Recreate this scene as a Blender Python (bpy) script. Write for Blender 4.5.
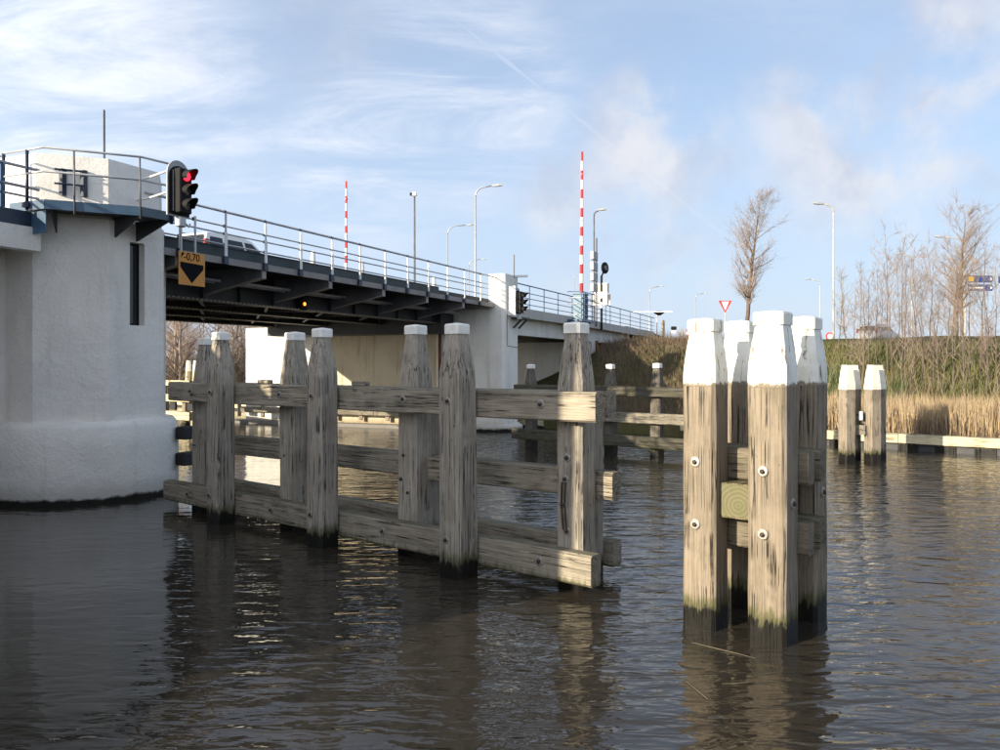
import bpy, math, random
import numpy as np
from mathutils import Vector, Matrix, Euler, noise as mnoise

for o in list(bpy.data.objects):
    bpy.data.objects.remove(o, do_unlink=True)
scene = bpy.context.scene
COL = scene.collection
R = math.radians
CAMH = 2.9            # eye above the water
FPX = 800.0           # focal length in photo pixels
HOR = 366.0           # horizon row in the photo

# ------------------------------------------------------------------ camera
cam_data = bpy.data.cameras.new('camera')
cam = bpy.data.objects.new('camera', cam_data)
COL.objects.link(cam)
cam.location = (0, 0, CAMH)
cam.rotation_euler = (R(90), 0, 0)
cam_data.sensor_width = 36
cam_data.lens = 36 * FPX / 1000
cam_data.shift_y = -(375 - HOR) / 1000
cam_data.clip_start = 0.05
cam_data.clip_end = 6000
scene.camera = cam

# ------------------------------------------------------------------ sun and sky
SUN_H = Vector((-0.80, -0.60, 0)).normalized()
SUN_EL = R(17)
sun_vec = Vector((SUN_H.x * math.cos(SUN_EL), SUN_H.y * math.cos(SUN_EL), math.sin(SUN_EL)))
sd = bpy.data.lights.new('sun', 'SUN')
sd.energy = 4.6
sd.angle = R(0.5)
sd.color = (1.0, 0.87, 0.66)
sun = bpy.data.objects.new('sun', sd)
COL.objects.link(sun)
sun.rotation_euler = (-sun_vec).to_track_quat('-Z', 'Y').to_euler()
sun.location = (-40, -30, 40)

world = bpy.data.worlds.new('World')
scene.world = world
world.use_nodes = True
wt = world.node_tree
for n in list(wt.nodes):
    wt.nodes.remove(n)


class NT:
    """tiny node-tree helper"""
    def __init__(s, t):
        s.t = t
    def n(s, typ, **kw):
        nd = s.t.nodes.new(typ)
        for k, v in kw.items():
            if k in ('inputs',):
                for i, val in v.items():
                    nd.inputs[i].default_value = val
            else:
                setattr(nd, k, v)
        return nd
    def l(s, a, b):
        s.t.links.new(a, b)
    def math(s, op, a, b=None, c=None, clamp=False):
        nd = s.n('ShaderNodeMath', operation=op, use_clamp=clamp)
        for i, v in enumerate((a, b, c)):
            if v is None:
                continue
            if isinstance(v, (int, float)):
                nd.inputs[i].default_value = v
            else:
                s.l(v, nd.inputs[i])
        return nd.outputs[0]
    def vmath(s, op, a, b=None, out=0):
        nd = s.n('ShaderNodeVectorMath', operation=op)
        for i, v in enumerate((a, b)):
            if v is None:
                continue
            if isinstance(v, (tuple, list, Vector)):
                nd.inputs[i].default_value = tuple(v)
            elif isinstance(v, (int, float)):
                nd.inputs['Scale'].default_value = v
            else:
                s.l(v, nd.inputs[i])
        return nd.outputs[out]
    def noise(s, vec, scale=1, detail=5, rough=.55, dist=0.0, dim='3D'):
        nd = s.n('ShaderNodeTexNoise', noise_dimensions=dim)
        nd.inputs['Scale'].default_value = scale
        nd.inputs['Detail'].default_value = detail
        nd.inputs['Roughness'].default_value = rough
        nd.inputs['Distortion'].default_value = dist
        if vec is not None:
            s.l(vec, nd.inputs['Vector'])
        return nd.outputs[0]
    def ss(s, x, a, b):
        """smoothstep a..b"""
        nd = s.n('ShaderNodeMapRange', interpolation_type='SMOOTHSTEP')
        s.l(x, nd.inputs[0])
        nd.inputs[1].default_value = a
        nd.inputs[2].default_value = b
        nd.inputs[3].default_value = 0
        nd.inputs[4].default_value = 1
        return nd.outputs[0]
    def lin(s, x, a, b, c, d):
        nd = s.n('ShaderNodeMapRange')
        s.l(x, nd.inputs[0])
        for i, v in enumerate((a, b, c, d)):
            nd.inputs[i + 1].default_value = v
        return nd.outputs[0]
    def mix(s, fac, a, b, mode='MIX'):
        nd = s.n('ShaderNodeMix', data_type='RGBA', blend_type=mode)
        if isinstance(fac, (int, float)):
            nd.inputs[0].default_value = fac
        else:
            s.l(fac, nd.inputs[0])
        for i, v in ((6, a), (7, b)):
            if isinstance(v, (tuple, list)):
                nd.inputs[i].default_value = tuple(v) + ((1,) if len(v) == 3 else ())
            else:
                s.l(v, nd.inputs[i])
        return nd.outputs[2]


def direction(px, py):
    return Vector(((px - 500) / FPX, 1, (HOR - py) / FPX)).normalized()


W_ = NT(wt)
sky = W_.n('ShaderNodeTexSky', sky_type='NISHITA')
sky.sun_disc = False
sky.sun_elevation = SUN_EL
sky.sun_rotation = math.atan2(SUN_H.x, SUN_H.y)
sky.air_density = 1.0
sky.dust_density = 0.6
sky.ozone_density = 2.2
geo = W_.n('ShaderNodeTexCoord').outputs['Generated']
dirn = W_.vmath('NORMALIZE', geo)
sep = W_.n('ShaderNodeSeparateXYZ')
W_.l(dirn, sep.inputs[0])
zc = W_.math('MAXIMUM', sep.outputs[2], 0.0)
# high ice cloud: planar layer seen in perspective
den = W_.math('ADD', zc, 0.22)
cmb = W_.n('ShaderNodeCombineXYZ')
W_.l(W_.math('DIVIDE', sep.outputs[0], den), cmb.inputs[0])
W_.l(W_.math('DIVIDE', sep.outputs[1], den), cmb.inputs[1])
pl = cmb.outputs[0]
rotm = W_.n('ShaderNodeMapping')
rotm.inputs['Rotation'].default_value = (0, 0, R(24))
rotm.inputs['Scale'].default_value = (0.8, 1.7, 1)
rotm.inputs['Location'].default_value = (3.1, 1.35, 0)
W_.l(pl, rotm.inputs[0])
ci1 = W_.noise(rotm.outputs[0], 1.3, 10, .64, 0.35)
ci2 = W_.noise(pl, 0.7, 3, .5, 0.2)
cirrus = W_.math('MULTIPLY', W_.ss(ci1, .40, .80), W_.ss(ci2, .36, .66))


def lobe(px, py, a, b):
    """soft cloud bank around one direction of the sky"""
    d = W_.vmath('DOT_PRODUCT', dirn, direction(px, py), out=1)
    return W_.ss(d, math.cos(R(a)), math.cos(R(b)))


wisp = W_.noise(rotm.outputs[0], 2.2, 12, .66, .5)
wis = W_.ss(wisp, .36, .74)
bank = W_.math('MAXIMUM', W_.math('MAXIMUM', lobe(455, 100, 10, 1), W_.math('MULTIPLY', lobe(60, 55, 11, 2), .9)),
               W_.math('MAXIMUM', lobe(370, 150, 8, 1), W_.math('MULTIPLY', lobe(130, 105, 12, 2), .75)))
cirrus = W_.math('ADD', W_.math('MULTIPLY', cirrus, .40), W_.math('MULTIPLY', W_.math('MULTIPLY', bank, wis), 1.0), clamp=True)
# thin contrail across the high cloud (a plane through the eye)
ca, cb = direction(430, 0), direction(640, 168)
cn = ca.cross(cb).normalized()
cd = W_.math('ABSOLUTE', W_.vmath('DOT_PRODUCT', dirn, cn, out=1))
mid = (ca + cb).normalized()
seg = W_.ss(W_.vmath('DOT_PRODUCT', dirn, mid, out=1), math.cos(R(20)), math.cos(R(11)))
wob = W_.math('ADD', cd, W_.math('MULTIPLY', W_.math('SUBTRACT', W_.noise(pl, 9, 4, .6), .5), .006))
trail = W_.math('MULTIPLY', W_.math('MULTIPLY', W_.ss(wob, .0036, .0003), seg), .30)
cirrus = W_.math('MAXIMUM', cirrus, trail)
# low soft cumulus
cu = W_.noise(dirn, 6.5, 9, .58, .1)
cu2 = W_.noise(dirn, 2.2, 3, .5, .2)
cum_bank = W_.math('MAXIMUM', W_.math('MAXIMUM', lobe(890, 105, 11, 3), lobe(655, 140, 6.5, 1.0)),
                   W_.math('MULTIPLY', W_.math('MAXIMUM', W_.math('MAXIMUM', lobe(640, 290, 8, 2), lobe(575, 195, 5, 1)), W_.math('MAXIMUM', lobe(990, 170, 10, 2), lobe(700, 190, 6, 1))), .8))
generic = W_.math('MULTIPLY', W_.ss(cu2, .52, .68), .55)
cum = W_.math('MULTIPLY', W_.ss(cu, .38, .60), W_.math('MAXIMUM', cum_bank, generic))
cum = W_.math('MULTIPLY', cum, .80)
# thin even veil of ice haze, denser towards the horizon
veil = W_.math('ADD', W_.math('MULTIPLY', W_.ss(sep.outputs[2], .40, .0), .44), .42)
sdot = W_.vmath('DOT_PRODUCT', dirn, sun_vec, out=1)
fwd = W_.math('POWER', W_.math('MULTIPLY', W_.math('ADD', sdot, 1.0), .5), 2.5)
glow = W_.math('ADD', W_.math('MULTIPLY', fwd, 2.1), 1.0)          # ice haze scatters forward, so it is whiter and brighter around the sun
vcol = W_.vmath('SCALE', W_.mix(fwd, (2.95, 3.50, 4.50), (4.3, 4.1, 3.9)), None)
W_.l(glow, vcol.node.inputs['Scale'])
skyv = W_.mix(veil, sky.outputs[0], vcol)
cicol = W_.vmath('SCALE', W_.mix(fwd, (4.15, 4.35, 4.85), (4.6, 4.4, 4.1)), None)
W_.l(glow, cicol.node.inputs['Scale'])
s1 = W_.mix(cirrus, skyv, cicol)
cshade = W_.noise(dirn, 7.0, 5, .55, .2)
ccol = W_.mix(W_.ss(cshade, .40, .62), (2.95, 3.15, 3.75), (4.45, 4.38, 4.5))
s2 = W_.mix(cum, s1, ccol)
bg = W_.n('ShaderNodeBackground')
bg.inputs[1].default_value = 0.10
W_.l(s2, bg.inputs[0])
wo = W_.n('ShaderNodeOutputWorld')
W_.l(bg.outputs[0], wo.inputs[0])

vs = scene.view_settings
vs.view_transform = 'Standard'
vs.look = 'None'
vs.exposure = 1.0
vs.gamma = 1.0
vs.use_curve_mapping = False
scene.render.engine = 'CYCLES'
scene.cycles.max_bounces = 8
scene.cycles.sample_clamp_indirect = 6.0


# ------------------------------------------------------------------ frames and pixels
def W(x, y, Z):
    """photo pixel at a known depth"""
    return Vector(((x - 500) / FPX * Z, Z, CAMH + (HOR - y) / FPX * Z))


def G(x, y, z=0.0):
    """photo pixel lying on a horizontal plane"""
    Z = (CAMH - z) * FPX / (y - HOR)
    return Vector(((x - 500) / FPX * Z, Z, z))


TH = math.atan(0.45)
SD, CD = math.sin(TH), math.cos(TH)
AK = 12960.0               # depth of the bridge's near edge is AK / (860 - column)


def edge_uv(x):
    Z = AK / (860 - x)
    X = (x - 500) / FPX * Z
    return X * SD + Z * CD, X * CD - Z * SD


VE = edge_uv(300)[1]       # bridge edge, distance across


def ue(x):
    return edge_uv(x)[0]


class Frame:
    def __init__(s, o, ang):
        s.o = Vector(o)
        s.a = ang
        s.m = Matrix.Translation(s.o) @ Matrix.Rotation(ang, 4, 'Z')
    def inv(s, p):
        return s.m.inverted() @ Vector(p)


WLD = Frame((0, 0, 0), 0)
# bridge frame: x along the bridge (u), y across it, away from the near edge, z up from the water
BRG = Frame((VE * CD, -VE * SD, 0), math.atan2(CD, SD))
# fender frame: x along the canal (away, left), y towards the camera
EX = Vector((-.775, .632, 0)).normalized()
B1 = Vector((1.02, 10.6, 0))
FEN = Frame(B1, math.atan2(EX.y, EX.x))


def bpix(x, y, yl):
    """pixel -> bridge-frame point on the vertical plane y = yl"""
    ro = BRG.inv((0, 0, CAMH))
    rd = BRG.m.to_3x3().inverted() @ Vector(((x - 500) / FPX, 1, (HOR - y) / FPX))
    t = (yl - ro.y) / rd.y
    return ro + rd * t


# ------------------------------------------------------------------ mesh builder
class MB:
    def __init__(s):
        s.v = []
        s.f = []
    def add(s, vs, fs):
        b = len(s.v)
        s.v += [tuple(p) for p in vs]
        s.f += [tuple(i + b for i in q) for q in fs]
        return s
    def hexa(s, p):
        return s.add(p, [(0, 3, 2, 1), (4, 5, 6, 7), (0, 1, 5, 4), (1, 2, 6, 5), (2, 3, 7, 6), (3, 0, 4, 7)])
    def box(s, x0, x1, y0, y1, z0, z1):
        return s.hexa([(x0, y0, z0), (x1, y0, z0), (x1, y1, z0), (x0, y1, z0),
                       (x0, y0, z1), (x1, y0, z1), (x1, y1, z1), (x0, y1, z1)])
    def cbox(s, x0, x1, y0, y1, z0, z1, c=.02):
        """box with chamfered edges"""
        vs, fs = [], []
        def ring(z, i):
            k = c
            a0, a1, b0, b1 = x0 + i, x1 - i, y0 + i, y1 - i
            return [(a0 + k, b0, z), (a1 - k, b0, z), (a1, b0 + k, z), (a1, b1 - k, z),
                    (a1 - k, b1, z), (a0 + k, b1, z), (a0, b1 - k, z), (a0, b0 + k, z)]
        rs = [ring(z0, c), ring(z0 + c, 0), ring(z1 - c, 0), ring(z1, c)]
        return s.rings(rs)
    def rings(s, rs, cap=True):
        n = len(rs[0])
        vs = [p for r in rs for p in r]
        fs = []
        for k in range(len(rs) - 1):
            for i in range(n):
                j = (i + 1) % n
                fs.append((k * n + i, k * n + j, (k + 1) * n + j, (k + 1) * n + i))
        if cap:
            fs.append(tuple(range(n - 1, -1, -1)))
            fs.append(tuple((len(rs) - 1) * n + i for i in range(n)))
        return s.add(vs, fs)
    def prism(s, poly, z0, z1):
        return s.rings([[(p[0], p[1], z0) for p in poly], [(p[0], p[1], z1) for p in poly]])
    def tube(s, pts, rad, n=6, cap=True):
        pts = [Vector(p) for p in pts]
        if isinstance(rad, (int, float)):
            rad = [rad] * len(pts)
        rs = []
        prev = None
        for i, p in enumerate(pts):
            a = pts[max(i - 1, 0)]
            b = pts[min(i + 1, len(pts) - 1)]
            t = (b - a)
            t = t.normalized() if t.length > 1e-9 else Vector((0, 0, 1))
            if prev is None:
                up = Vector((0, 0, 1)) if abs(t.z) < .9 else Vector((1, 0, 0))
                e1 = t.cross(up).normalized()
            else:
                e1 = (prev - t * prev.dot(t))
                e1 = e1.normalized() if e1.length > 1e-6 else t.orthogonal().normalized()
            prev = e1
            e2 = t.cross(e1)
            rs.append([p + (e1 * math.cos(k * 2 * math.pi / n) + e2 * math.sin(k * 2 * math.pi / n)) * rad[i] for k in range(n)])
        return s.rings(rs, cap)
    def bar(s, p, q, w, h, up=(0, 0, 1)):
        p, q = Vector(p), Vector(q)
        t = (q - p).normalized()
        a = t.cross(Vector(up))
        a = a.normalized() * w / 2
        b = a.cross(t).normalized() * h / 2
        return s.hexa([p - a - b, p + a - b, p + a + b, p - a + b, q - a - b, q + a - b, q + a + b, q - a + b])
    def lathe(s, c, prof, n=20, axis=(0, 0, 1)):
        ax = Vector(axis).normalized()
        e1 = ax.orthogonal().normalized()
        e2 = ax.cross(e1)
        c = Vector(c)
        return s.rings([[c + ax * h + (e1 * math.cos(k * 2 * math.pi / n) + e2 * math.sin(k * 2 * math.pi / n)) * r for k in range(n)] for r, h in prof])


class Thing:
    """top-level Empty with parts; all its meshes share the frame's coordinates"""
    def __init__(s, name, label, cat, frame=WLD, org=(0, 0, 0), group=None):
        e = bpy.data.objects.new(name, None)
        e.empty_display_size = .3
        COL.objects.link(e)
        s.frame, s.org, s.e = frame, Vector(org), e
        e.location = frame.m @ s.org
        e.rotation_euler = (0, 0, frame.a)
        e['label'] = label
        e['category'] = cat
        if group:
            e['group'] = group
    def part(s, name, mb, mat, parent=None, label=None, smooth=False, kind=None):
        o = link_mesh(name, mb, mat, s.org, smooth)
        o.parent = parent or s.e
        if label:
            o['label'] = label
        if kind:
            o['kind'] = kind
        return o


def link_mesh(name, mb, mat, org=(0, 0, 0), smooth=False):
    me = bpy.data.meshes.new(name)
    org = Vector(org)
    v = np.array(mb.v, dtype=float).reshape(-1, 3) - np.array(org)
    me.from_pydata(v.tolist(), [], mb.f)
    if smooth:
        me.polygons.foreach_set('use_smooth', [True] * len(me.polygons))
    me.update()
    me.materials.append(MAT[mat] if isinstance(mat, str) else mat)
    o = bpy.data.objects.new(name, me)
    COL.objects.link(o)
    return o


def single(name, mb, mat, label, cat, frame=WLD, org=(0, 0, 0), kind=None, smooth=False, group=None):
    o = link_mesh(name, mb, mat, org, smooth)
    o.location = frame.m @ Vector(org)
    o.rotation_euler = (0, 0, frame.a)
    if label:
        o['label'] = label
    if cat:
        o['category'] = cat
    if kind:
        o['kind'] = kind
    if group:
        o['group'] = group
    return o


# ------------------------------------------------------------------ materials
MAT = {}


def new_mat(name):
    m = bpy.data.materials.new(name)
    m.use_nodes = True
    t = m.node_tree
    for n in list(t.nodes):
        t.nodes.remove(n)
    N = NT(t)
    b = N.n('ShaderNodeBsdfPrincipled')
    o = N.n('ShaderNodeOutputMaterial')
    N.l(b.outputs[0], o.inputs[0])
    MAT[name] = m
    return N, b


def coords(N, kind='Object', scale=(1, 1, 1)):
    if kind == 'World':
        v = N.n('ShaderNodeNewGeometry').outputs['Position']
    else:
        v = N.n('ShaderNodeTexCoord').outputs[kind]
    mp = N.n('ShaderNodeMapping')
    mp.inputs['Scale'].default_value = scale
    N.l(v, mp.inputs[0])
    return mp.outputs[0]


def bump(N, b, h, strength=.3, dist=.02):
    bn = N.n('ShaderNodeBump')
    bn.inputs['Strength'].default_value = strength
    bn.inputs['Distance'].default_value = dist
    N.l(h, bn.inputs['Height'])
    N.l(bn.outputs[0], b.inputs['Normal'])


def simple(name, c1, c2=None, scale=3.0, rough=.6, metal=0.0, bmp=0.0, bscale=None, vec=(1, 1, 1), spec=None, coord='World', emit=None):
    N, b = new_mat(name)
    v = coords(N, coord, vec)
    n = N.noise(v, scale, 6, .6)
    c2 = c2 or tuple(x * .8 for x in c1)
    N.l(N.mix(N.ss(n, .3, .7), c1, c2), b.inputs['Base Color'])
    b.inputs['Roughness'].default_value = rough
    b.inputs['Metallic'].default_value = metal
    if bmp:
        bump(N, b, N.noise(v, bscale or scale * 6, 5, .6), bmp, .01)
    if emit:
        b.inputs['Emission Color'].default_value = tuple(emit[:3]) + (1,)
        b.inputs['Emission Strength'].default_value = emit[3]
    return N, b


def wood(name, light, dark, axis='z', wet=True, algae=.35, contrast=1.0, crack=.62, cscale=1.0, wetz=0.0):
    """weathered timber: grain runs along one local axis"""
    N, b = new_mat(name)
    g = {'z': (1, 1, .055), 'x': (.055, 1, 1), 'y': (1, .055, 1)}[axis]
    v = coords(N, 'Object', g)
    vo = coords(N, 'Object')
    pos = N.n('ShaderNodeNewGeometry').outputs['Position']
    sp = N.n('ShaderNodeSeparateXYZ')
    N.l(pos, sp.inputs[0])
    grain = N.noise(coords(N, 'Object', {'z': (1, 1, .03), 'x': (.03, 1, 1), 'y': (1, .03, 1)}[axis]), 52, 7, .72, .2)
    broad = N.noise(v, 9, 4, .6, .8)
    blotch = N.noise(vo, 1.7, 5, .6)
    fine = N.noise(v, 150, 3, .6)
    crk = N.noise(coords(N, 'Object', {'z': (1, 1, .018), 'x': (.018, 1, 1), 'y': (1, .018, 1)}[axis]), 15 * cscale, 4, .55, .25)
    crkl = N.ss(N.math('ABSOLUTE', N.math('SUBTRACT', crk, .5)), .022, .005)
    crkl = N.math('MULTIPLY', crkl, N.ss(N.noise(vo, 2.6, 3, .5), .40, .56))
    # short cross checks and nicks
    g2 = {'z': (1, 1, .6), 'x': (.6, 1, 1), 'y': (1, .6, 1)}[axis]
    nick = N.ss(N.noise(coords(N, 'Object', g2), 30, 2, .5, .3), .71, .75)
    c = N.mix(N.ss(grain, .33, .67), dark, light)
    c = N.mix(N.math('MULTIPLY', N.ss(broad, .45, .7), .5 * contrast), c, tuple(x * .62 for x in dark))
    c = N.mix(N.math('MULTIPLY', N.ss(blotch, .42, .72), .45), c, tuple(x * 1.15 for x in light))
    # greenish algae in patches, more of it on faces that look up
    nz = N.n('ShaderNodeSeparateXYZ')
    N.l(N.n('ShaderNodeNewGeometry').outputs['Normal'], nz.inputs[0])
    ag = N.math('MULTIPLY', N.ss(N.noise(vo, 3.1, 6, .65), .46, .70), algae)
    ag = N.math('MAXIMUM', ag, N.math('MULTIPLY', N.ss(nz.outputs[2], .5, .95), .55))
    c = N.mix(ag, c, (.058, .062, .026))
    c = N.mix(N.math('MULTIPLY', crkl, .9), c, (.012, .010, .008))
    c = N.mix(N.math('MULTIPLY', nick, crack), c, (.02, .017, .014))
    rough = .82
    if wet:
        edge = N.math('ADD', N.math('ADD', sp.outputs[2], -wetz), N.math('MULTIPLY', N.math('SUBTRACT', N.noise(coords(N, 'Object', (1, 1, .25)), 14, 5, .7), .5), -.42))
        wm = N.ss(edge, .27, .20)
        gm = N.math('MULTIPLY', N.ss(edge, .40, .27), .75)
        c = N.mix(gm, c, (.060, .066, .018))
        c = N.mix(wm, c, (.010, .0095, .008))
        N.l(N.lin(wm, 0, 1, rough, .42), b.inputs['Roughness'])
    else:
        b.inputs['Roughness'].default_value = rough
    N.l(c, b.inputs['Base Color'])
    b.inputs['Specular IOR Level'].default_value = .25
    h = N.math('ADD', N.math('MULTIPLY', grain, .6), N.math('MULTIPLY', fine, .15))
    h = N.math('SUBTRACT', h, N.math('MULTIPLY', crkl, 1.3))
    h = N.math('SUBTRACT', h, N.math('MULTIPLY', nick, .9))
    bump(N, b, h, .8, .012)
    return N, b


wood('wood_pile_grey', (.41, .365, .305), (.21, .185, .15), 'z', algae=.10, crack=.75)
wood('wood_beam_grey', (.38, .335, .265), (.175, .152, .118), 'x', algae=.22, wetz=-.16)
wood('wood_dolphin', (.285, .238, .182), (.155, .126, .093), 'z', algae=.22, contrast=.7, crack=.2)
wood('wood_dolphin_y', (.30, .25, .15), (.17, .14, .085), 'y', wet=False, algae=.5)
wood('wood_dolphin_x', (.22, .19, .14), (.12, .10, .075), 'x', wet=False, algae=.4)
wood('wood_far_pile', (.33, .28, .22), (.21, .175, .135), 'z', algae=.15)
wood('wood_far_beam', (.29, .26, .21), (.17, .15, .12), 'x', algae=.30)
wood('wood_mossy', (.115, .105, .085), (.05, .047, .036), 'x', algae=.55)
wood('wood_far_shaded', (.17, .152, .128), (.085, .075, .062), 'z', algae=.3)  # darkened far wood, its tone stands in for shade
wood('wood_revet', (.62, .55, .37), (.46, .40, .26), 'x', wet=False, algae=.12)

N, b = new_mat('end_grain')
vo = coords(N, 'Object')
wvx = N.n('ShaderNodeTexWave', wave_type='RINGS', rings_direction='Y')
mp_ = N.n('ShaderNodeMapping')
mp_.inputs['Location'].default_value = (.03, 0, .05)
N.l(vo, mp_.inputs[0])
N.l(mp_.outputs[0], wvx.inputs['Vector'])
wvx.inputs['Scale'].default_value = 7
wvx.inputs['Distortion'].default_value = 2.2
wvx.inputs['Detail'].default_value = 3
wvx.inputs['Detail Scale'].default_value = 1.2
ec = N.mix(wvx.outputs['Fac'], (.125, .118, .062), (.165, .152, .085))
ec = N.mix(N.math('MULTIPLY', N.ss(N.noise(vo, 7, 5, .6), .45, .7), .5), ec, (.11, .115, .05))
N.l(ec, b.inputs['Base Color'])
b.inputs['Roughness'].default_value = .9
bump(N, b, wvx.outputs['Fac'], .4, .006)

# painted white pile head that peels down to the timber
N, b = new_mat('white_paint_peeling')
vo = coords(N, 'Object')
vz = coords(N, 'Object', (1, 1, .12))
sp = N.n('ShaderNodeSeparateXYZ')
N.l(N.n('ShaderNodeNewGeometry').outputs['Position'], sp.inputs[0])
low = N.math('ADD', sp.outputs[2], N.math('MULTIPLY', N.math('SUBTRACT', N.noise(vz, 16, 6, .7), .5), -.16))
pe = N.ss(N.noise(vz, 15, 8, .74, .6), .572, .60)
pe = N.math('MULTIPLY', pe, N.ss(N.noise(vo, 3.4, 3, .5), .43, .50))
bare = N.math('MAXIMUM', pe, N.ss(low, 2.720, 2.700), clamp=True)
pc = N.mix(N.ss(N.noise(vo, 6, 5, .6), .35, .75), (.83, .82, .76), (.70, .68, .58))
wc = N.mix(N.ss(N.noise(vz, 46, 6, .6), .3, .7), (.15, .125, .09), (.31, .255, .19))
N.l(N.mix(bare, pc, wc), b.inputs['Base Color'])
b.inputs['Roughness'].default_value = .7
bump(N, b, N.math('SUBTRACT', N.math('MULTIPLY', N.noise(vz, 60, 5, .6), .4), N.math('MULTIPLY', bare, .5)), .5, .008)

simple('white_cap', (.84, .82, .77), (.70, .68, .63), 9, .55, bmp=.2)
simple('far_white_paint', (.78, .76, .69), (.62, .59, .50), 7, .6, bmp=.3)
simple('rubber_black', (.014, .014, .015), None, 5, .6)
simple('bolt_steel', (.045, .042, .04), (.09, .06, .04), 30, .45, .7)
simple('washer_steel', (.42, .41, .39), (.27, .25, .22), 25, .45, .6)


def plaster(name, c, dirt, bmp=.55, streak=.35, basedark=True):
    N, b = new_mat(name)
    v = coords(N, 'World')
    vz = coords(N, 'World', (1, 1, .12))
    sp = N.n('ShaderNodeSeparateXYZ')
    N.l(v, sp.inputs[0])
    big = N.noise(v, .9, 5, .6)
    st = N.math('MULTIPLY', N.ss(N.noise(vz, 3.0, 6, .65), .50, .78), streak)
    col = N.mix(N.ss(big, .35, .7), c, tuple(x * .90 for x in c))
    col = N.mix(st, col, dirt)
    cl = N.ss(N.math('ABSOLUTE', N.math('SUBTRACT', N.noise(v, .9, 6, .6, .4), .5)), .0045, .001)
    cl = N.math('MULTIPLY', cl, N.ss(N.noise(v, .7, 2, .5), .50, .60))
    col = N.mix(N.math('MULTIPLY', cl, .22), col, tuple(x * .35 for x in dirt))
    rr0 = N.math('MULTIPLY', N.ss(N.noise(coords(N, 'World', (1, 1, .06)), 5.0, 4, .6), .66, .76), N.ss(N.noise(v, .55, 3, .5), .50, .66))
    col = N.mix(N.math('MULTIPLY', rr0, .45), col, (.30, .19, .10))
    sc = N.ss(N.noise(v, 5.5, 6, .7), .66, .72)
    col = N.mix(N.math('MULTIPLY', sc, .22), col, dirt)
    if basedark:
        e = N.math('ADD', sp.outputs[2], N.math('MULTIPLY', N.math('SUBTRACT', N.noise(v, 3, 5, .6), .5), -.25))
        col = N.mix(N.math('MULTIPLY', N.ss(e, .55, .15), .55), col, tuple(x * .8 for x in dirt))
        col = N.mix(N.ss(e, .16, .08), col, (.018, .017, .014))
    N.l(col, b.inputs['Base Color'])
    b.inputs['Roughness'].default_value = .85
    b.inputs['Specular IOR Level'].default_value = .2
    hh = N.math('ADD', N.noise(v, 16, 5, .6), N.math('MULTIPLY', N.noise(v, 60, 3, .6), .5))
    hh = N.math('ADD', hh, N.math('MULTIPLY', N.noise(v, 3.0, 3, .5), 1.6))
    bump(N, b, hh, bmp, .03)


plaster('plaster_white', (.84, .80, .735), (.45, .42, .36), streak=.36, bmp=.8)
plaster('plaster_block', (.82, .80, .76), (.50, .47, .42), streak=.2, bmp=.3, basedark=False)
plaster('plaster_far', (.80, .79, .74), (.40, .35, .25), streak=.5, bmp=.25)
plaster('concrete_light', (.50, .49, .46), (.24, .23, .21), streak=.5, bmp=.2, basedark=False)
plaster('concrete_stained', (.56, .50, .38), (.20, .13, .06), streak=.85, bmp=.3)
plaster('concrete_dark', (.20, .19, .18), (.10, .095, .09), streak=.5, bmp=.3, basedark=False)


def steel(name, c, c2, rusty=.35):
    N, b = simple(name, c, c2, 1.3, .6, bmp=.1)
    base = b.inputs['Base Color'].links[0].from_socket
    v = coords(N, 'World', (1, 1, .25))
    m = N.ss(N.noise(v, 4.0, 7, .7), .60, .74)
    m = N.math('MULTIPLY', m, N.ss(N.noise(coords(N, 'World'), .8, 3, .5), .42, .62))
    N.l(N.mix(N.math('MULTIPLY', m, rusty), base, (.13, .055, .025)), b.inputs['Base Color'])


steel('steel_grey', (.135, .135, .145), (.075, .078, .085))
steel('steel_edge', (.29, .27, .255), (.20, .185, .175), .6)
steel('steel_dark', (.045, .047, .053), (.024, .026, .030), .5)
simple('steel_flange', (.40, .37, .33), (.20, .18, .16), 18, .6)
simple('teal_plate', (.020, .040, .052), (.012, .022, .028), 2.0, .5)
simple('navy', (.018, .030, .060), (.012, .02, .04), 3, .4)
simple('platform_blue', (.050, .105, .175), (.035, .078, .13), 2.5, .35, bmp=.05)
simple('rail_grey', (.47, .48, .50), (.33, .345, .37), 3.5, .4, .35)
simple('rail_white', (.80, .80, .79), (.66, .66, .66), 4, .45)
simple('rail_blue', (.028, .085, .185), (.02, .06, .135), 3, .5)
simple('cabinet_blue', (.10, .185, .26), (.08, .155, .22), 2, .45)
simple('galv', (.50, .51, .52), (.38, .39, .40), 5, .45, .5)
simple('pole_cream', (.44, .42, .37), (.36, .34, .30), 4, .5)
simple('black_matte', (.008, .008, .009), (.012, .012, .013), 6, .7)[1].inputs['Specular IOR Level'].default_value = .2
simple('board_grey', (.36, .37, .38), (.29, .30, .31), 4, .5)
simple('glass_dark', (.012, .014, .016), None, 4, .06)
simple('sign_orange', (.58, .25, .035), (.52, .22, .03), 3, .5)
simple('sign_black', (.008, .009, .012), None, 4, .9)[1].inputs['Specular IOR Level'].default_value = .1
simple('sign_red', (.55, .03, .025), (.48, .025, .02), 4, .45)
simple('sign_white', (.80, .80, .78), (.70, .70, .68), 4, .5)
simple('sign_blue', (.018, .05, .20), (.015, .04, .16), 4, .45)
simple('sign_yellow', (.75, .47, .03), None, 4, .5)
simple('boom_red', (.50, .022, .022), (.42, .02, .02), 4, .45)
simple('asphalt', (.055, .055, .057), (.040, .040, .041), 12, .9, bmp=.3)
simple('rust', (.23, .075, .028), (.13, .045, .02), 7, .8, bmp=.2)
simple('lens_red', (.5, .01, .015), None, 4, .3, emit=(1.0, .012, .03, 2.6))
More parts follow.
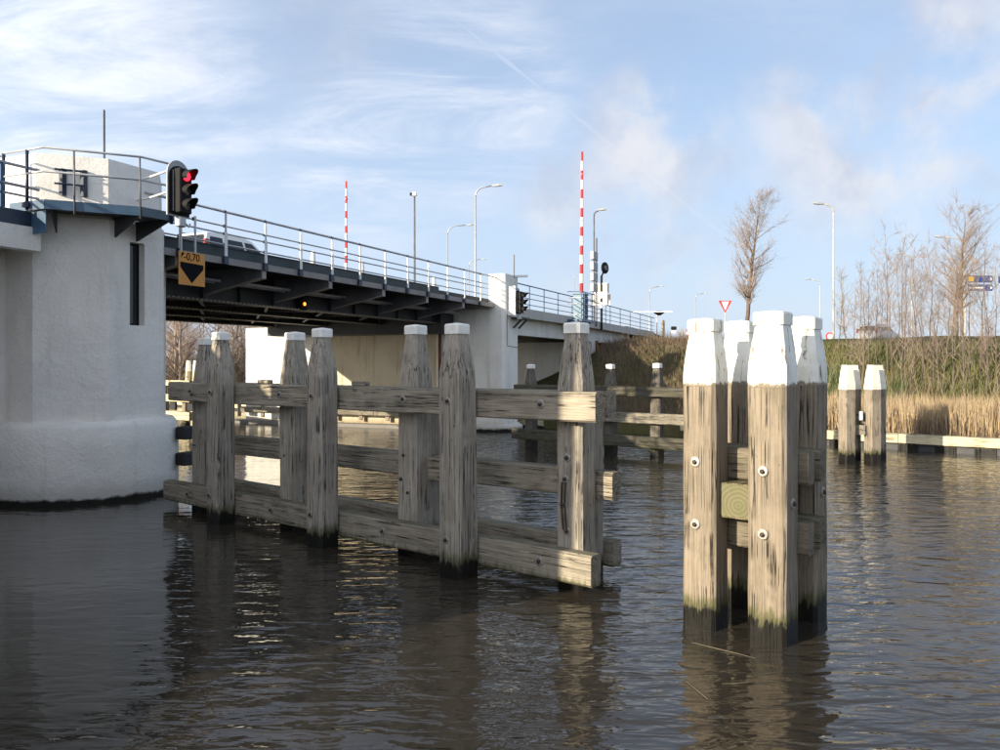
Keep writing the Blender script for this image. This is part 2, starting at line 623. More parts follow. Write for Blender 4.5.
simple('lens_amber', (.6, .2, .02), None, 4, .3, emit=(1.0, .17, .015, 4.0))
simple('lens_off', (.05, .05, .05), (.12, .12, .12), 30, .25)
simple('brick_plain', (.23, .105, .065), (.17, .075, .048), 6, .85, bmp=.3)
simple('roof_tile', (.055, .05, .05), None, 6, .8)
simple('car_silver', (.46, .47, .48), (.44, .45, .46), 3, .28, .55)
simple('car_pearl', (.80, .79, .76), (.78, .77, .74), 3, .3, .0)
simple('tyre', (.012, .012, .012), None, 5, .8)
simple('tail_red', (.30, .01, .01), None, 5, .25)
simple('bark_grey', (.165, .140, .112), (.085, .068, .052), 9, .9, bmp=.6, vec=(1, 1, .3))
simple('bark_red', (.160, .115, .09), (.09, .062, .05), 9, .9, bmp=.5, vec=(1, 1, .3))
simple('twig', (.29, .225, .185), (.19, .145, .12), 2.0, .9)
simple('twig_pale', (.33, .27, .19), (.17, .13, .09), 1.5, .9)
simple('straw', (.44, .335, .205), (.28, .205, .125), 1.1, .85)
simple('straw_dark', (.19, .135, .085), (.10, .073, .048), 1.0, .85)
simple('grass', (.112, .128, .042), (.150, .135, .055), .7, .85)
simple('grass_lush', (.055, .098, .022), (.085, .110, .030), .8, .8)
simple('brush_dark', (.065, .050, .035), (.035, .028, .020), 1.2, .9)
simple('stick', (.12, .10, .065), None, 6, .7)

# ground
N, b = new_mat('ground')
v = coords(N, 'World')
n1 = N.noise(v, .35, 6, .6)
n2 = N.noise(v, 3.0, 6, .65)
c = N.mix(N.ss(n1, .35, .65), (.062, .070, .024), (.095, .082, .036))
c = N.mix(N.math('MULTIPLY', N.ss(n2, .45, .7), .6), c, (.055, .042, .024))
N.l(c, b.inputs['Base Color'])
b.inputs['Roughness'].default_value = .95
b.inputs['Specular IOR Level'].default_value = .1
bump(N, b, n2, .7, .15)

# water: dark peat-brown, rippled; calmer in the lee of the pier
N, b = new_mat('water')
v = coords(N, 'World')
sp = N.n('ShaderNodeSeparateXYZ')
N.l(v, sp.inputs[0])
mpv = N.n('ShaderNodeMapping')
mpv.inputs['Rotation'].default_value = (0, 0, R(18))
mpv.inputs['Scale'].default_value = (.55, 1.5, 1)
N.l(N.n('ShaderNodeNewGeometry').outputs['Position'], mpv.inputs[0])
wv = mpv.outputs[0]
a1 = N.noise(wv, .9, 2, .5, .2)
a2 = N.noise(wv, 2.9, 2, .5, .5)
a3 = N.noise(wv, 8.0, 2, .5, .3)
gust = N.ss(N.noise(v, .16, 3, .5), .32, .66)
lee = N.ss(N.math('ADD', sp.outputs[0], N.math('MULTIPLY', sp.outputs[1], .12)), -3.6, -.6)
amp = N.math('MULTIPLY', N.lin(lee, 0, 1, .25, 1.0), N.lin(gust, 0, 1, .65, 1.15))
hgt = N.math('ADD', N.math('MULTIPLY', a1, .55), N.math('ADD', N.math('MULTIPLY', a2, .55), N.math('MULTIPLY', a3, .11)))
hgt = N.math('MULTIPLY', hgt, amp)
bump(N, b, hgt, 1.0, .074)
b.inputs['Base Color'].default_value = (.028, .0238, .018, 1)
b.inputs['Roughness'].default_value = .03
b.inputs['IOR'].default_value = 1.42
b.inputs['Specular IOR Level'].default_value = .5

# ------------------------------------------------------------------ water, ground
wm = MB()
wm.add([(-700, -60, 0), (700, -60, 0), (700, 400, 0), (-700, 400, 0)], [(0, 1, 2, 3)])
single('water', wm, 'water', None, None, kind='structure')

M2 = Vector((.632, .775, 0)).normalized()      # away across the canal
C0 = 30.2
def sstep(x, a, b):
    t = min(1, max(0, (x - a) / (b - a)))
    return t * t * (3 - 2 * t)


def road_z(u):
    return 5.86 - 1.25 * sstep(u, 56, 95)


def terrain_h(X, Y):
    c = X * M2.x + Y * M2.y - C0
    u = X * SD + Y * CD
    yl = -((X * CD - Y * SD) - VE)
    h = -1.5
    if c > 0:
        right = sstep(yl, 6, -2)
        crest = 4.25 * right + 1.5 * (1 - right)
        h = .45 + min(c, 3.2) * .06 + (crest - .62) * sstep(c, 2.6, 12.5)
        h += .10 * mnoise.noise((X * .5, Y * .5, 3)) + .05 * mnoise.noise((X * 1.7, Y * 1.7, 1))
        if c > 14:
            h += .45 * right * sstep(c, 14, 38)
    # road embankment behind the approach span
    if u > 44:
        side = max(-yl + .6, yl - 13.8, 0)
        top = road_z(u) - .25 - side / 1.5
        top -= max(0, 57.5 - u) / 1.35
        h = max(h, top)
    return h


# canal bed shelf + bank as one sheet, finer near the canal
xs = np.concatenate([np.linspace(-900, -70, 14), np.linspace(-60, 70, 132), np.linspace(80, 900, 14)])
cs = np.concatenate([[-.02, 0.0], np.linspace(.4, 40, 78), np.linspace(44, 120, 16), [160, 240, 400, 800, 1600]])
tv, tf = [], []
mm = Matrix(((1, 0), (0, 1)))
for c in cs:
    for t in xs:
        P = M2 * (C0 + c) - Vector((EX.x, EX.y, 0)) * t
        if c < 0:
            z = -1.5
        else:
            z = terrain_h(P.x, P.y) if c > 0 else .45
        tv.append((P.x, P.y, z))
nx = len(xs)
for i in range(len(cs) - 1):
    for j in range(nx - 1):
        tf.append((i * nx + j, i * nx + j + 1, (i + 1) * nx + j + 1, (i + 1) * nx + j))
tm = MB()
tm.add(tv, tf)
single('ground', tm, 'ground', None, None, kind='structure', smooth=True)

# near bank (the photographer's side, outside the picture)
nb = MB()
nb.prism([(-60, -60), (.9, -60), (.9, 12), (-.1, 14), (-8, 40), (-60, 40)], -1.5, 1.25)
# in bridge frame: x = u, y = across; rotate by hand so the edge runs across the bridge
def nbp(u, y):
    return BRG.m @ Vector((u, y, 0))
poly = [nbp(-70, -60), nbp(.3, -60), nbp(.3, -8), nbp(3.6, -6.5), nbp(3.6, 40), nbp(-70, 40)]
nb = MB()
nb.prism([(p.x, p.y) for p in poly], -1.5, 1.2)
single('near_bank', nb, 'ground', None, None, kind='structure')

# road running on beyond the bridge
rd = MB()
us = np.linspace(58.0, 140, 42)
for k in range(len(us) - 1):
    a, b_ = us[k], us[k + 1]
    rd.add([(a, 1.0, road_z(a) + .0), (a, 13, road_z(a)), (b_, 13, road_z(b_)), (b_, 1.0, road_z(b_))], [(3, 2, 1, 0)])
single('road', rd, 'asphalt', None, None, frame=BRG, org=(58, 7, 5.8), kind='structure')
# side road along the top of the bank
rd = MB()
for k in range(40):
    pts = []
    for (t, c) in ((-18 + k * 3, 37.0), (-18 + k * 3, 44), (-15 + k * 3, 44), (-15 + k * 3, 37.0)):
        P = M2 * (C0 + c) - Vector((EX.x, EX.y, 0)) * t
        pts.append((P.x, P.y, terrain_h(P.x, P.y) + .12))
    rd.add(pts, [(3, 2, 1, 0)])
single('side_road', rd, 'asphalt', None, None, kind='structure')

# ------------------------------------------------------------------ timber piles
rng = random.Random(7)


def pile_rings(x, y, w, zs, seed, ch=.045, wob=.010):
    """rings of a slightly irregular, chamfered square pile; zs = [(z, width factor)]"""
    rs = []
    for z, k in zs:
        hw = w / 2 * k
        c = ch * (1 if k > .9 else .7)
        pts = [(-hw + c, -hw), (hw - c, -hw), (hw, -hw + c), (hw, hw - c), (hw - c, hw), (-hw + c, hw), (-hw, hw - c), (-hw, -hw + c)]
        r = []
        for i, (a, b) in enumerate(pts):
            d1 = wob * mnoise.noise((seed * 3.1 + i * 1.7, z * 1.3, 2.0))
            d2 = wob * mnoise.noise((seed * 5.3 + i * 2.3, z * 1.3, 9.0))
            r.append((x + a + d1, y + b + d2, z))
        rs.append(r)
    return rs


def cap_rings(x, y, w, z0, z1):
    h = w / 2
    return pile_rings(x, y, w, [(z0, 1), (z1 - .02, 1.0)], 1, .022, 0) + [[(x + a * .92, y + b * .92, z1) for a, b in
            [(-h + .02, -h), (h - .02, -h), (h, -h + .02), (h, h - .02), (h - .02, h), (-h + .02, h), (-h, h - .02), (-h, -h + .02)]]] \
        + [[(x + a * .12, y + b * .12, z1 + .018) for a, b in [(-h, -h), (h, -h), (h, -h), (h, h), (h, h), (-h, h), (-h, h), (-h, -h)]]]


def bolt(th, parent, p, nrm, r=.052):
    """hex bolt on a washer, standing out along nrm"""
    n = Vector(nrm).normalized()
    p = Vector(p)
    o = th.part('bolt', MB().lathe(p - n * .01, [(.026, 0), (.026, .038), (.014, .045)], 6, n), 'bolt_steel', parent)
    th.part('washer', MB().lathe(p - n * .012, [(r, 0), (r, .018), (r * .85, .022)], 14, n), 'washer_steel', parent, smooth=False)
    return o


LEANS = [(.006, -.004), (-.007, .003), (.003, .006), (-.004, -.006), (.008, .002), (-.003, .005)]


def fender_pile(th, x, y, w, ztop, wmat, capmat='white_cap', taper=.66, capw=.60, seed=0, caph=.14, lean=(0, 0), bolts=(), small=False):
    zb = ztop - caph
    lean = LEANS[seed % 6]
    zs = [(-1.4, 1.02), (0, 1.0)]
    if not small:
        zs += [(.6, 1.0), (1.2, .995), (1.8, .99)]
    zs += [(zb - taper, .98), (zb - taper * .82, .94), (zb, capw * .97)]
    rs = pile_rings(x, y, w, zs, seed, wob=.012 if not small else .005)
    rs = [[(p[0] + lean[0] * p[2], p[1] + lean[1] * p[2], p[2]) for p in r] for r in rs]
    po = th.part('pile', MB().rings(rs), wmat)
    cx, cy = x + lean[0] * zb, y + lean[1] * zb
    th.part('cap', MB().rings(cap_rings(cx, cy, w * capw + .02, zb + .002, ztop)), capmat, po)
    for (dx, dy, z, n) in bolts:
        bolt(th, po, (x + dx, y + dy, z), n)
    return po


def timber(th, x0, x1, y0, y1, z0, z1, mat, name='beam', parent=None, seed=0, axis='x', ch=.018):
    """sawn beam with a little wander along its length"""
    n = 9
    rs = []
    for k in range(n):
        t = k / (n - 1)
        if axis == 'x':
            c = x0 + (x1 - x0) * t
            ja = .012 * mnoise.noise((c * .8, seed * 3.3, .5))
            jb = .012 * mnoise.noise((c * .8, seed * 4.7, 7.5))
            a0, a1, b0, b1 = y0 + ja, y1 + ja, z0 + jb, z1 + jb
            e = ch if 0 < k < n - 1 else ch * 1.6
            ring = [(c, a0 + e, b0), (c, a1 - e, b0), (c, a1, b0 + e), (c, a1, b1 - e), (c, a1 - e, b1), (c, a0 + e, b1), (c, a0, b1 - e), (c, a0, b0 + e)]
        else:
            c = y0 + (y1 - y0) * t
            ja = .008 * mnoise.noise((c * .8, seed * 3.3, .5))
            a0, a1, b0, b1 = x0 + ja, x1 + ja, z0, z1
            e = ch
            ring = [(a0 + e, c, b0), (a1 - e, c, b0), (a1, c, b0 + e), (a1, c, b1 - e), (a1 - e, c, b1), (a0 + e, c, b1), (a0, c, b1 - e), (a0, c, b0 + e)]
            ring = ring[::-1]
        rs.append(ring)
    return th.part(name, MB().rings(rs), mat, parent)


# ---- guide fender in the foreground: two rows of piles with beams between and behind
fd = Thing('timber_fender', 'weathered grey timber guide fender with white capped piles beside the white pier', 'fender', FEN, (0, 0, 0))
PW = .40
for k in range(4):
    nf = (0, 1, 0)
    bl = [(.10, .20, 1.15, nf), (-.05, .20, .95, nf), (.04, .20, 1.52, nf)] if k < 2 else [(.05, .20, 1.3, nf)]
    if k == 0:
        bl = [(.02, .20, 1.70, nf), (.05, .20, 1.42, nf), (.09, .20, 1.08, nf), (.02, .20, .74, nf)]
    fender_pile(fd, 3.03 * k, 0, PW * (1.05 + .03 * ((k * 7) % 3 - 1)), 3.50 + .03 * ((k * 5) % 3 - 1), 'wood_pile_grey', seed=k, taper=.80, bolts=bl)
    # the second, rear pile of each pair is set close behind
    th_z = 2.45
    bk = MB().rings(pile_rings(3.03 * k + .06, -.40, .30, [(-1.4, 1), (0, 1), (1, 1), (th_z, .98)], k + 30))
    fd.part('rear_pile', bk, 'wood_pile_grey')
for k in range(3):
    x = 1.53 + 2.97 * k
    nf = (0, 1, 0)
    fender_pile(fd, x, .64, PW * (1.03 if k == 0 else .98), 3.48 + .02 * k, 'wood_pile_grey', seed=k + 10, taper=.62,
                bolts=[(.02, .205, 2.42, nf), (.05, .205, .52, nf)])
# front beams
for (z0, z1, s, x0) in ((2.19, 2.57, 1, -.56), (.13, .53, 2, -.50)):
    bm = timber(fd, x0, 9.75 if s == 1 else 9.95, .205, .435, z0, z1, 'wood_beam_grey', seed=s)
    for xb in ((.28, 2.85, 5.95, 8.9) if s == 1 else (.30, 3.3, 6.2, 9.0)):
        bolt(fd, bm, (xb, .437, (z0 + z1) / 2 + .02), (0, 1, 0), .06)
# rear beams: the middle one runs on past the end pile
for (z0, z1, s, x0, y0) in ((2.20, 2.55, 3, -.12, -.83), (1.13, 1.50, 4, -.42, -.45), (.14, .50, 5, -.20, -.83)):
    if s == 4:
        timber(fd, x0, 3.35, -.425, -.205, z0, z1, 'wood_beam_grey', seed=s)
        timber(fd, 3.37, 9.6, -.425, -.205, z0, z1, 'wood_beam_grey', seed=s + 5)
    else:
        timber(fd, x0, 9.5, -.80, -.575, z0, z1, 'wood_beam_grey', seed=s)
sp_ = fd.part('splice_block', MB().cbox(2.35, 3.34, -.20, -.06, 1.13, 1.49, .02), 'wood_beam_grey')
for xx in (.05, .10):
    fd.part('steel_rod', MB().tube([(xx - .03, .218, .76), (xx, .222, 1.10), (xx - .01, .218, 1.38)], .012, 6), 'bolt_steel')
# small mooring cleats on the top beam
for xx in (3.95, 6.55):
    fd.part('cleat', MB().cbox(xx - .16, xx + .16, .25, .38, 2.585, 2.65, .012), 'wood_beam_grey')


# ---- big mooring dolphin
def dolphin_pile(th, x, y, w, ztop, seed, front=True):
    zs = [(-1.4, 1.0), (0, 1.0), (.5, 1), (1.0, 1), (1.6, 1), (2.2, 1), (2.675, 1)]
    po = th.part('pile', MB().rings(pile_rings(x, y, w, zs, seed, .04, .014)), 'wood_dolphin')
    zc_ = ztop - .14
    hs = [(2.677, 1.0), (2.78, 1.0), (zc_ - .42, .985), (zc_ - .2, .86), (zc_, .72)]
    hd = th.part('painted_head', MB().rings(pile_rings(x, y, w, hs, seed, .04, .012)), 'white_paint_peeling', po)
    th.part('cap', MB().rings(cap_rings(x, y, w * .72 + .03, zc_ + .002, ztop)), 'white_paint_peeling', po)
    return po


DF = FEN.inv(Vector((2.90, 8.50, 0)))
dl = Thing('mooring_dolphin', 'large dolphin of four timber piles with peeling white heads nearest the camera', 'dolphin', FEN, (DF.x + .38, DF.y - .5, 0))
DX, DY = .765, 1.0
zt = {(0, 0): 3.47, (1, 0): 3.42, (0, 1): 3.46, (1, 1): 3.44}
dw = {(0, 0): .41, (1, 0): .39, (0, 1): .40, (1, 1): .40}
for (i, j), z in zt.items():
    x, y = DF.x + DX * i, DF.y - DY * j
    po = dolphin_pile(dl, x, y, dw[(i, j)], z, 20 + i * 3 + j * 7)
    if j == 0:
        for zb in (1.80, 1.14) if i == 0 else (1.84, 1.15):
            bolt(dl, po, (x + .03, y + dw[(i, j)] / 2 + .006, zb), (0, 1, 0), .058)
    if i == 0:
        bolt(dl, po, (x - dw[(i, j)] / 2 - .006, y, 1.46), (-1, 0, 0), .058)
# cross timbers: two through the gap, four along the rows
timber(dl, DF.x + .20, DF.x + .565, DF.y - 1.28, DF.y + .06, 1.24, 1.62, 'wood_dolphin_y', seed=3, axis='y', ch=.02)
eg = MB().cbox(-.170, .170, -.004, .004, -.178, .178, .003)
eo = link_mesh('end_grain', eg, 'end_grain')
eo.parent = dl.e
eo.location = (DF.x + .382 - dl.org.x, DF.y + .064 - dl.org.y, 1.43 - dl.org.z)
for (z0, z1) in ((1.63, 1.98), (.88, 1.23)):
    timber(dl, DF.x - .30, DF.x + DX + .30, DF.y - .40, DF.y - .205, z0, z1, 'wood_dolphin_x', seed=z0)
    timber(dl, DF.x - .30, DF.x + DX + .30, DF.y - .795, DF.y - .60, z0, z1, 'wood_dolphin_x', seed=z0 + 3)

# ---- smaller dolphin by the far bank
ds = Thing('mooring_dolphin', 'small dolphin of slim piles with white heads in front of the reed bank', 'dolphin', WLD, G(860, 461))
c1, c2 = G(847, 461), G(872.5, 461)
for i, c in enumerate((c1, c2)):
    for j in range(2):
        x, y = c.x + .42 * j, c.y + .55 * j
        zs = [(-1.4, 1), (0, 1), (1, 1), (2.18, .99)]
        a = R(15)
        def rot(rs, x=x, y=y):
            return [[(x + (p[0] - x) * math.cos(a) - (p[1] - y) * math.sin(a), y + (p[0] - x) * math.sin(a) + (p[1] - y) * math.cos(a), p[2]) for p in r] for r in rs]
        po = ds.part('pile', MB().rings(rot(pile_rings(x, y, .37, zs, 40 + i + j, .035, .01))), 'wood_far_pile')
        hs = [(2.182, 1.01), (2.3, 1.0), (2.78, .74), (2.80, .66), (2.93, .64)]
        ds.part('painted_head', MB().rings(rot(pile_rings(x, y, .37, hs, 40 + i + j, .035, .008))), 'far_white_paint', po)
ds.part('cross_beam', MB().bar((c1.x - .05, c1.y + .36, 1.35), (c2.x + .2, c2.y + .36, 1.35), .2, .3), 'wood_far_beam')
ds.part('cross_beam', MB().bar(((c1.x + c2.x) / 2, c1.y - .02, .95), ((c1.x + c2.x) / 2 + .3, c1.y + .7, .95), .3, .3), 'wood_far_beam')
ds.part('number_plate', MB().box((c1.x + c2.x) / 2 - .03, (c1.x + c2.x) / 2 + .07, c1.y - .05, c1.y - .035, 1.25, 1.52), 'sign_white')

# ---- far guide fender seen behind the end of the near one
P0 = G(657, 457)
FF = Frame((P0.x, P0.y, 0), FEN.a)
ff = Thing('timber_fender', 'far timber guide fender with piles coloured dark for shade, behind the big dolphin', 'fender', FF, (0, 0, 0))
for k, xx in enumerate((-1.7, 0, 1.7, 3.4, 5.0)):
    fender_pile(ff, xx, 0, .36, 2.95 + .03 * (k % 2), 'wood_far_shaded', seed=60 + k, taper=.62, capw=.62, small=True)
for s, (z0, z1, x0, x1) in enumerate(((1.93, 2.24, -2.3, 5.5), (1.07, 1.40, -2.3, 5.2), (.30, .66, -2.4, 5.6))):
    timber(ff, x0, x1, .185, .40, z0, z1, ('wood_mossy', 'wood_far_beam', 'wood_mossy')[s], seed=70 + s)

# ---- sunlit fender past the bridge, left
PL = G(186, 427)
FL = Frame((PL.x, PL.y, 0), FEN.a)
fl = Thing('timber_fender', 'sunlit pale timber fender beyond the bridge, right of the white pier', 'fender', FL, (0, 0, 0))
for k, xx in enumerate((0, 1.9, 3.8)):
    fl.part('pile', MB().rings(pile_rings(xx, 0, .30, [(-1.4, 1), (0, 1), (2.15, 1)], 80 + k)), 'wood_far_pile')
for s, (z0, z1) in enumerate(((1.95, 2.22), (1.20, 1.55), (.35, .75))):
    timber(fl, -.9, 4.6, .155, .36, z0, z1, 'wood_revet', seed=90 + s)
for k, xx in enumerate((-.5, 1.1, 2.7)):
    fl.part('rubber_block', MB().cbox(xx - .35, xx + .15, .02, .15, .78, 1.18, .02), 'rubber_black')
    fl.part('rubber_block', MB().cbox(xx - .1, xx + .4, .02, .15, 1.57, 1.93, .02), 'rubber_black')
pd = G(187, 415)
dd = Thing('mooring_dolphin', 'pale leaning pair of piles with white heads seen under the bridge', 'dolphin', WLD, W(190, 400, 45) * 1)
for i, xx in enumerate((187.5, 194.5)):
    b0, t0 = W(xx - 1.5, 400, 45), W(xx + 1.2, 360.5, 45)
    b0.z = -1
    mid_ = b0.lerp(t0, .86)
    po = dd.part('pile', MB().tube([b0, mid_], [.19, .16], 8), 'wood_revet')
    dd.part('painted_head', MB().tube([mid_, t0], [.165, .12], 8), 'far_white_paint', po)

# ------------------------------------------------------------------ revetment along the far bank
rv = Thing('timber_revetment', 'pale sunlit timber revetment along the foot of the reed bank', 'revetment', Frame(M2 * C0, FEN.a), (0, 0, 0))
k = 0
t = -26.0
while t < 14:
    L = 4.1
    timber(rv, t, t + L - .02, -.02, .16, .24, .56, 'wood_revet', name='plank', seed=k)
    rv.part('plank', MB().cbox(t, t + L - .02, -.16, -.03, .48, .57, .012), 'wood_far_beam')
    k += 1
    t += L
t = -26.0
while t < 14:
    rv.part('post', MB().box(t, t + .62, -.05, .06, -1, .235), 'wood_far_pile')
    t += 1.15
rb = MB().box(-26, 14, -.30, .012, -1.4, .47)
rv.part('sheet_wall', rb, 'steel_dark')
# beyond the bridge
rv2 = Thing('timber_revetment', 'low timber revetment on the far bank beyond the bridge', 'revetment', Frame(M2 * C0, FEN.a), (34, 0, 0))
for k in range(9):
    timber(rv2, 22 + k * 4.1, 26.08 + k * 4.1, -.02, .16, .10, .56, 'wood_revet', name='plank', seed=k + 40)

rv2.part('sheet_wall', MB().box(22, 59, -.30, .012, -1.4, .47), 'steel_dark')

# ------------------------------------------------------------------ near bridge pier (bridge frame)
OC = Vector((12.93, 1.64, 0))          # centre of the octagonal shaft
AP = 1.75


def octagon(c, ap, rot=0.0):
    r = ap / math.cos(math.pi / 8)
    return [(c.x + r * math.cos(rot + math.pi / 8 + k * math.pi / 4), c.y + r * math.sin(rot + math.pi / 8 + k * math.pi / 4)) for k in range(8)]


pr = Thing('bridge_pier', 'white plastered bridge pier with round base and blue platform at left', 'pier', BRG, (OC.x, OC.y, 0))
rings = []
for r, z in ((2.06, -1.4), (2.06, .1), (2.07, .6), (2.06, 1.2), (2.03, 1.58), (1.95, 1.70), (1.6, 1.74)):
    rings.append([(OC.x + (r + .022 * mnoise.noise((k * .7, z * 1.3, 4))) * math.cos(k * math.pi / 24), OC.y + (r + .022 * mnoise.noise((k * .7, z * 1.3, 4))) * math.sin(k * math.pi / 24), z) for k in range(48)])
pr.part('base', MB().rings(rings), 'plaster_white', smooth=True)
# shaft built face by face so that the slit window is a real recess in the end face
oc = octagon(OC, AP)
sh = MB()
WU0, WU1, WZ0, WZ1 = 12.72, 13.12, 3.80, 5.64
ZS0, ZS1 = 1.55, 6.04
for k in range(8):
    a, b_ = oc[k], oc[(k + 1) % 8]
    mx, my = (a[0] + b_[0]) / 2, (a[1] + b_[1]) / 2
    if my < OC.y - 1.6:        # end face (towards -y)
        y = a[1]
        u0, u1 = a[0], b_[0]
        dpt = .22
        g = lambda u, z, yy=y: (u, yy, z)
        sh.add([g(u0, ZS0), g(WU0, ZS0), g(WU1, ZS0), g(u1, ZS0), g(u0, WZ0), g(WU0, WZ0), g(WU1, WZ0), g(u1, WZ0),
                g(u0, WZ1), g(WU0, WZ1), g(WU1, WZ1), g(u1, WZ1), g(u0, ZS1), g(WU0, ZS1), g(WU1, ZS1), g(u1, ZS1),
                g(WU0, WZ0, y + dpt), g(WU1, WZ0, y + dpt), g(WU0, WZ1, y + dpt), g(WU1, WZ1, y + dpt)],
               [(0, 1, 5, 4), (1, 2, 6, 5), (2, 3, 7, 6), (4, 5, 9, 8), (6, 7, 11, 10), (8, 9, 13, 12), (9, 10, 14, 13), (10, 11, 15, 14),
                (5, 6, 17, 16), (9, 5, 16, 18), (6, 10, 19, 17), (10, 9, 18, 19)])
    else:
        sh.add([(a[0], a[1], ZS0), (b_[0], b_[1], ZS0), (b_[0], b_[1], ZS1), (a[0], a[1], ZS1)], [(0, 1, 2, 3)])
pr.part('shaft', sh, 'plaster_white')
wf = MB()
yw = OC.y - AP + .17
wf.box(WU0 + .002, WU0 + .045, yw, yw + .04, WZ0 + .002, WZ1 - .002)
wf.box(WU1 - .045, WU1 - .002, yw, yw + .04, WZ0 + .002, WZ1 - .002)
wf.box(WU0 + .045, WU1 - .045, yw, yw + .04, WZ0 + .002, WZ0 + .05)
wf.box(WU0 + .045, WU1 - .045, yw, yw + .04, WZ1 - .05, WZ1 - .002)
wo_ = pr.part('window', wf, 'black_matte')
pr.part('pane', MB().box(WU0 + .045, WU1 - .045, yw + .015, yw + .025, WZ0 + .05, WZ1 - .05), 'glass_dark', wo_)
ob = octagon(OC, AP - .09)
pr.part('tower_block', MB().prism(ob, 6.045, 7.36), 'plaster_block')
# platform: blue edge plates, grating floor
pp = [(10.86, 1.15), (10.87, .12), (12.22, -1.02), (13.0, -1.12), (13.05, -.20)]
pz0, pz1 = 6.05, 6.24
for i in range(len(pp) - 1):
    a, b_ = Vector((*pp[i], 0)), Vector((*pp[i + 1], 0))
    t_ = (b_ - a).normalized()
    pr.part('edge_plate', MB().bar((a.x, a.y, (pz0 + pz1) / 2), (b_.x, b_.y, (pz0 + pz1) / 2), .03, pz1 - pz0), 'platform_blue')
pr.part('platform', MB().prism([(x + (.02 if i < 4 else 0), y + .02) for i, (x, y) in enumerate(pp)] + [(12.2, .3), (11.4, .9)], pz0 + .07, pz0 + .11), 'steel_grey')
for a, b_ in (((11.3, .35), (11.0, .1)), ((12.35, -.05), (12.2, -.98)), ((12.9, -.08), (12.9, -1.05))):
    pr.part('bracket', MB().add([(a[0] - .02, a[1], 5.65), (a[0] - .02, a[1], 6.10), (b_[0] - .02, b_[1], 6.10), (b_[0] - .02, b_[1], 6.02),
                                 (a[0] + .02, a[1], 5.65), (a[0] + .02, a[1], 6.10), (b_[0] + .02, b_[1], 6.10), (b_[0] + .02, b_[1], 6.02)],
                                [(0, 1, 2, 3), (7, 6, 5, 4), (0, 4, 5, 1), (1, 5, 6, 2), (2, 6, 7, 3), (3, 7, 4, 0)]), 'steel_dark')
pr.part('sun_block_plate', MB().box(10.92, 10.95, .16, 1.55, 5.58, 6.045), 'platform_blue')  # plate added to keep the low sun off the pier face
# platform railing
RT, RM = 7.28, 6.80
pl_ = [Vector((10.84, 1.35, 0)), Vector((10.85, .12, 0)), Vector((12.20, -1.04, 0)), Vector((12.98, -1.14, 0))]
def on(i, t):
    return pl_[i].lerp(pl_[i + 1], t)
for z in (RT, RM):
    pr.part('rail', MB().tube([(p.x, p.y, z) for p in pl_], .024, 8), 'rail_grey', smooth=True)
for q, (i, t) in enumerate(((0, .02), (0, .60), (1, .30), (1, .985), (2, .9))):
    p = on(i, t)
    w = .055 if q < 2 or q == 4 else .026
    pr.part('post', MB().tube([(p.x, p.y - (.02 if q > 1 else 0), 5.98 if q > 1 else 6.06), (p.x, p.y, RT)], w / 2 + .006, 8), 'navy' if q < 2 or q == 4 else 'steel_grey', smooth=True)
    if q == 1:
        pr.part('post_foot', MB().lathe((p.x - .02, p.y, 6.13), [(.085, -.02), (.085, .06), (.03, .1)], 10, (0, 0, 1)), 'navy')
for z in (7.18, 6.72):      # stays back to the tower
    pr.part('stay', MB().tube([(12.96, -1.12, z), (13.0, -.3, z - .10), (13.02, .04, z - .10)], .026, 8), 'rail_white', smooth=True)
# gate frame at the left end
gm = MB().tube([(10.3, 1.6, 6.70), (10.3, 1.6, 7.22), (10.84, 1.36, 7.22)], .022, 6)
gm.tube([(10.3, 1.6, 6.70), (10.84, 1.36, 6.70)], .022, 6)
pr.part('gate', gm, 'rail_white')
# dark rung bracket on the block (wall plane of the chamfered face)
fa, fb = Vector((*octagon(OC, AP - .09)[5], 0)), Vector((*octagon(OC, AP - .09)[6], 0))
cands = []
obp = octagon(OC, AP - .09)
for k in range(8):
    a, b_ = Vector((*obp[k], 0)), Vector((*obp[(k + 1) % 8], 0))
    m_ = (a + b_) / 2 - OC
    cands.append((m_.normalized().dot(Vector((-.7, -.7, 0))), k, a, b_))
_, _, fa, fb = max(cands, key=lambda q: q[0])
if (fa - fb).dot(Vector((-1, 1, 0))) < 0:
    fa, fb = fb, fa
fn = Vector((-.7071, -.7071, 0))
rm = MB()
ps = [fa.lerp(fb, .37), fa.lerp(fb, .66)]
for p in ps:
    q = p + fn * .035
    rm.box(q.x - .05, q.x + .05, q.y - .05, q.y + .05, 6.50, 7.06)
for z in (7.02, 6.72):
    a, b_ = ps[0] + fn * .16 + (fa - fb) * .10, ps[1] + fn * .10
    rm.tube([(a.x, a.y, z), (b_.x, b_.y, z)], .022, 6)
pr.part('rung_bracket', rm, 'navy')
at_ = W(104, 152, 18.2)
al = BRG.inv(at_)
pr.part('antenna', MB().tube([(al.x, al.y, 7.3), (al.x, al.y, BRG.inv(W(104, 110, 18.2)).z)], [.032, .026], 6), 'steel_grey')
for z in (1.33, .72):
    pr.part('rubber_block', MB().cbox(13.95, 14.35, -.46, -.14, z - .15, z + .15, .03), 'rubber_black')
cab = bpix(93, 215, -.03)
pr.part('cable', MB().tube([(cab.x, OC.y - AP + .62 - .0, 6.0), (cab.x + .02, OC.y - AP + .60, 5.7), (cab.x + .05, OC.y - AP + .62, 5.45)], .008, 4), 'black_matte')
pr.part('cable', MB().tube([(12.9, -.02, 5.9), (13.05, -.06, 5.82), (13.3, -.05, 5.84), (13.5, -.02, 5.95)], .012, 5), 'black_matte')

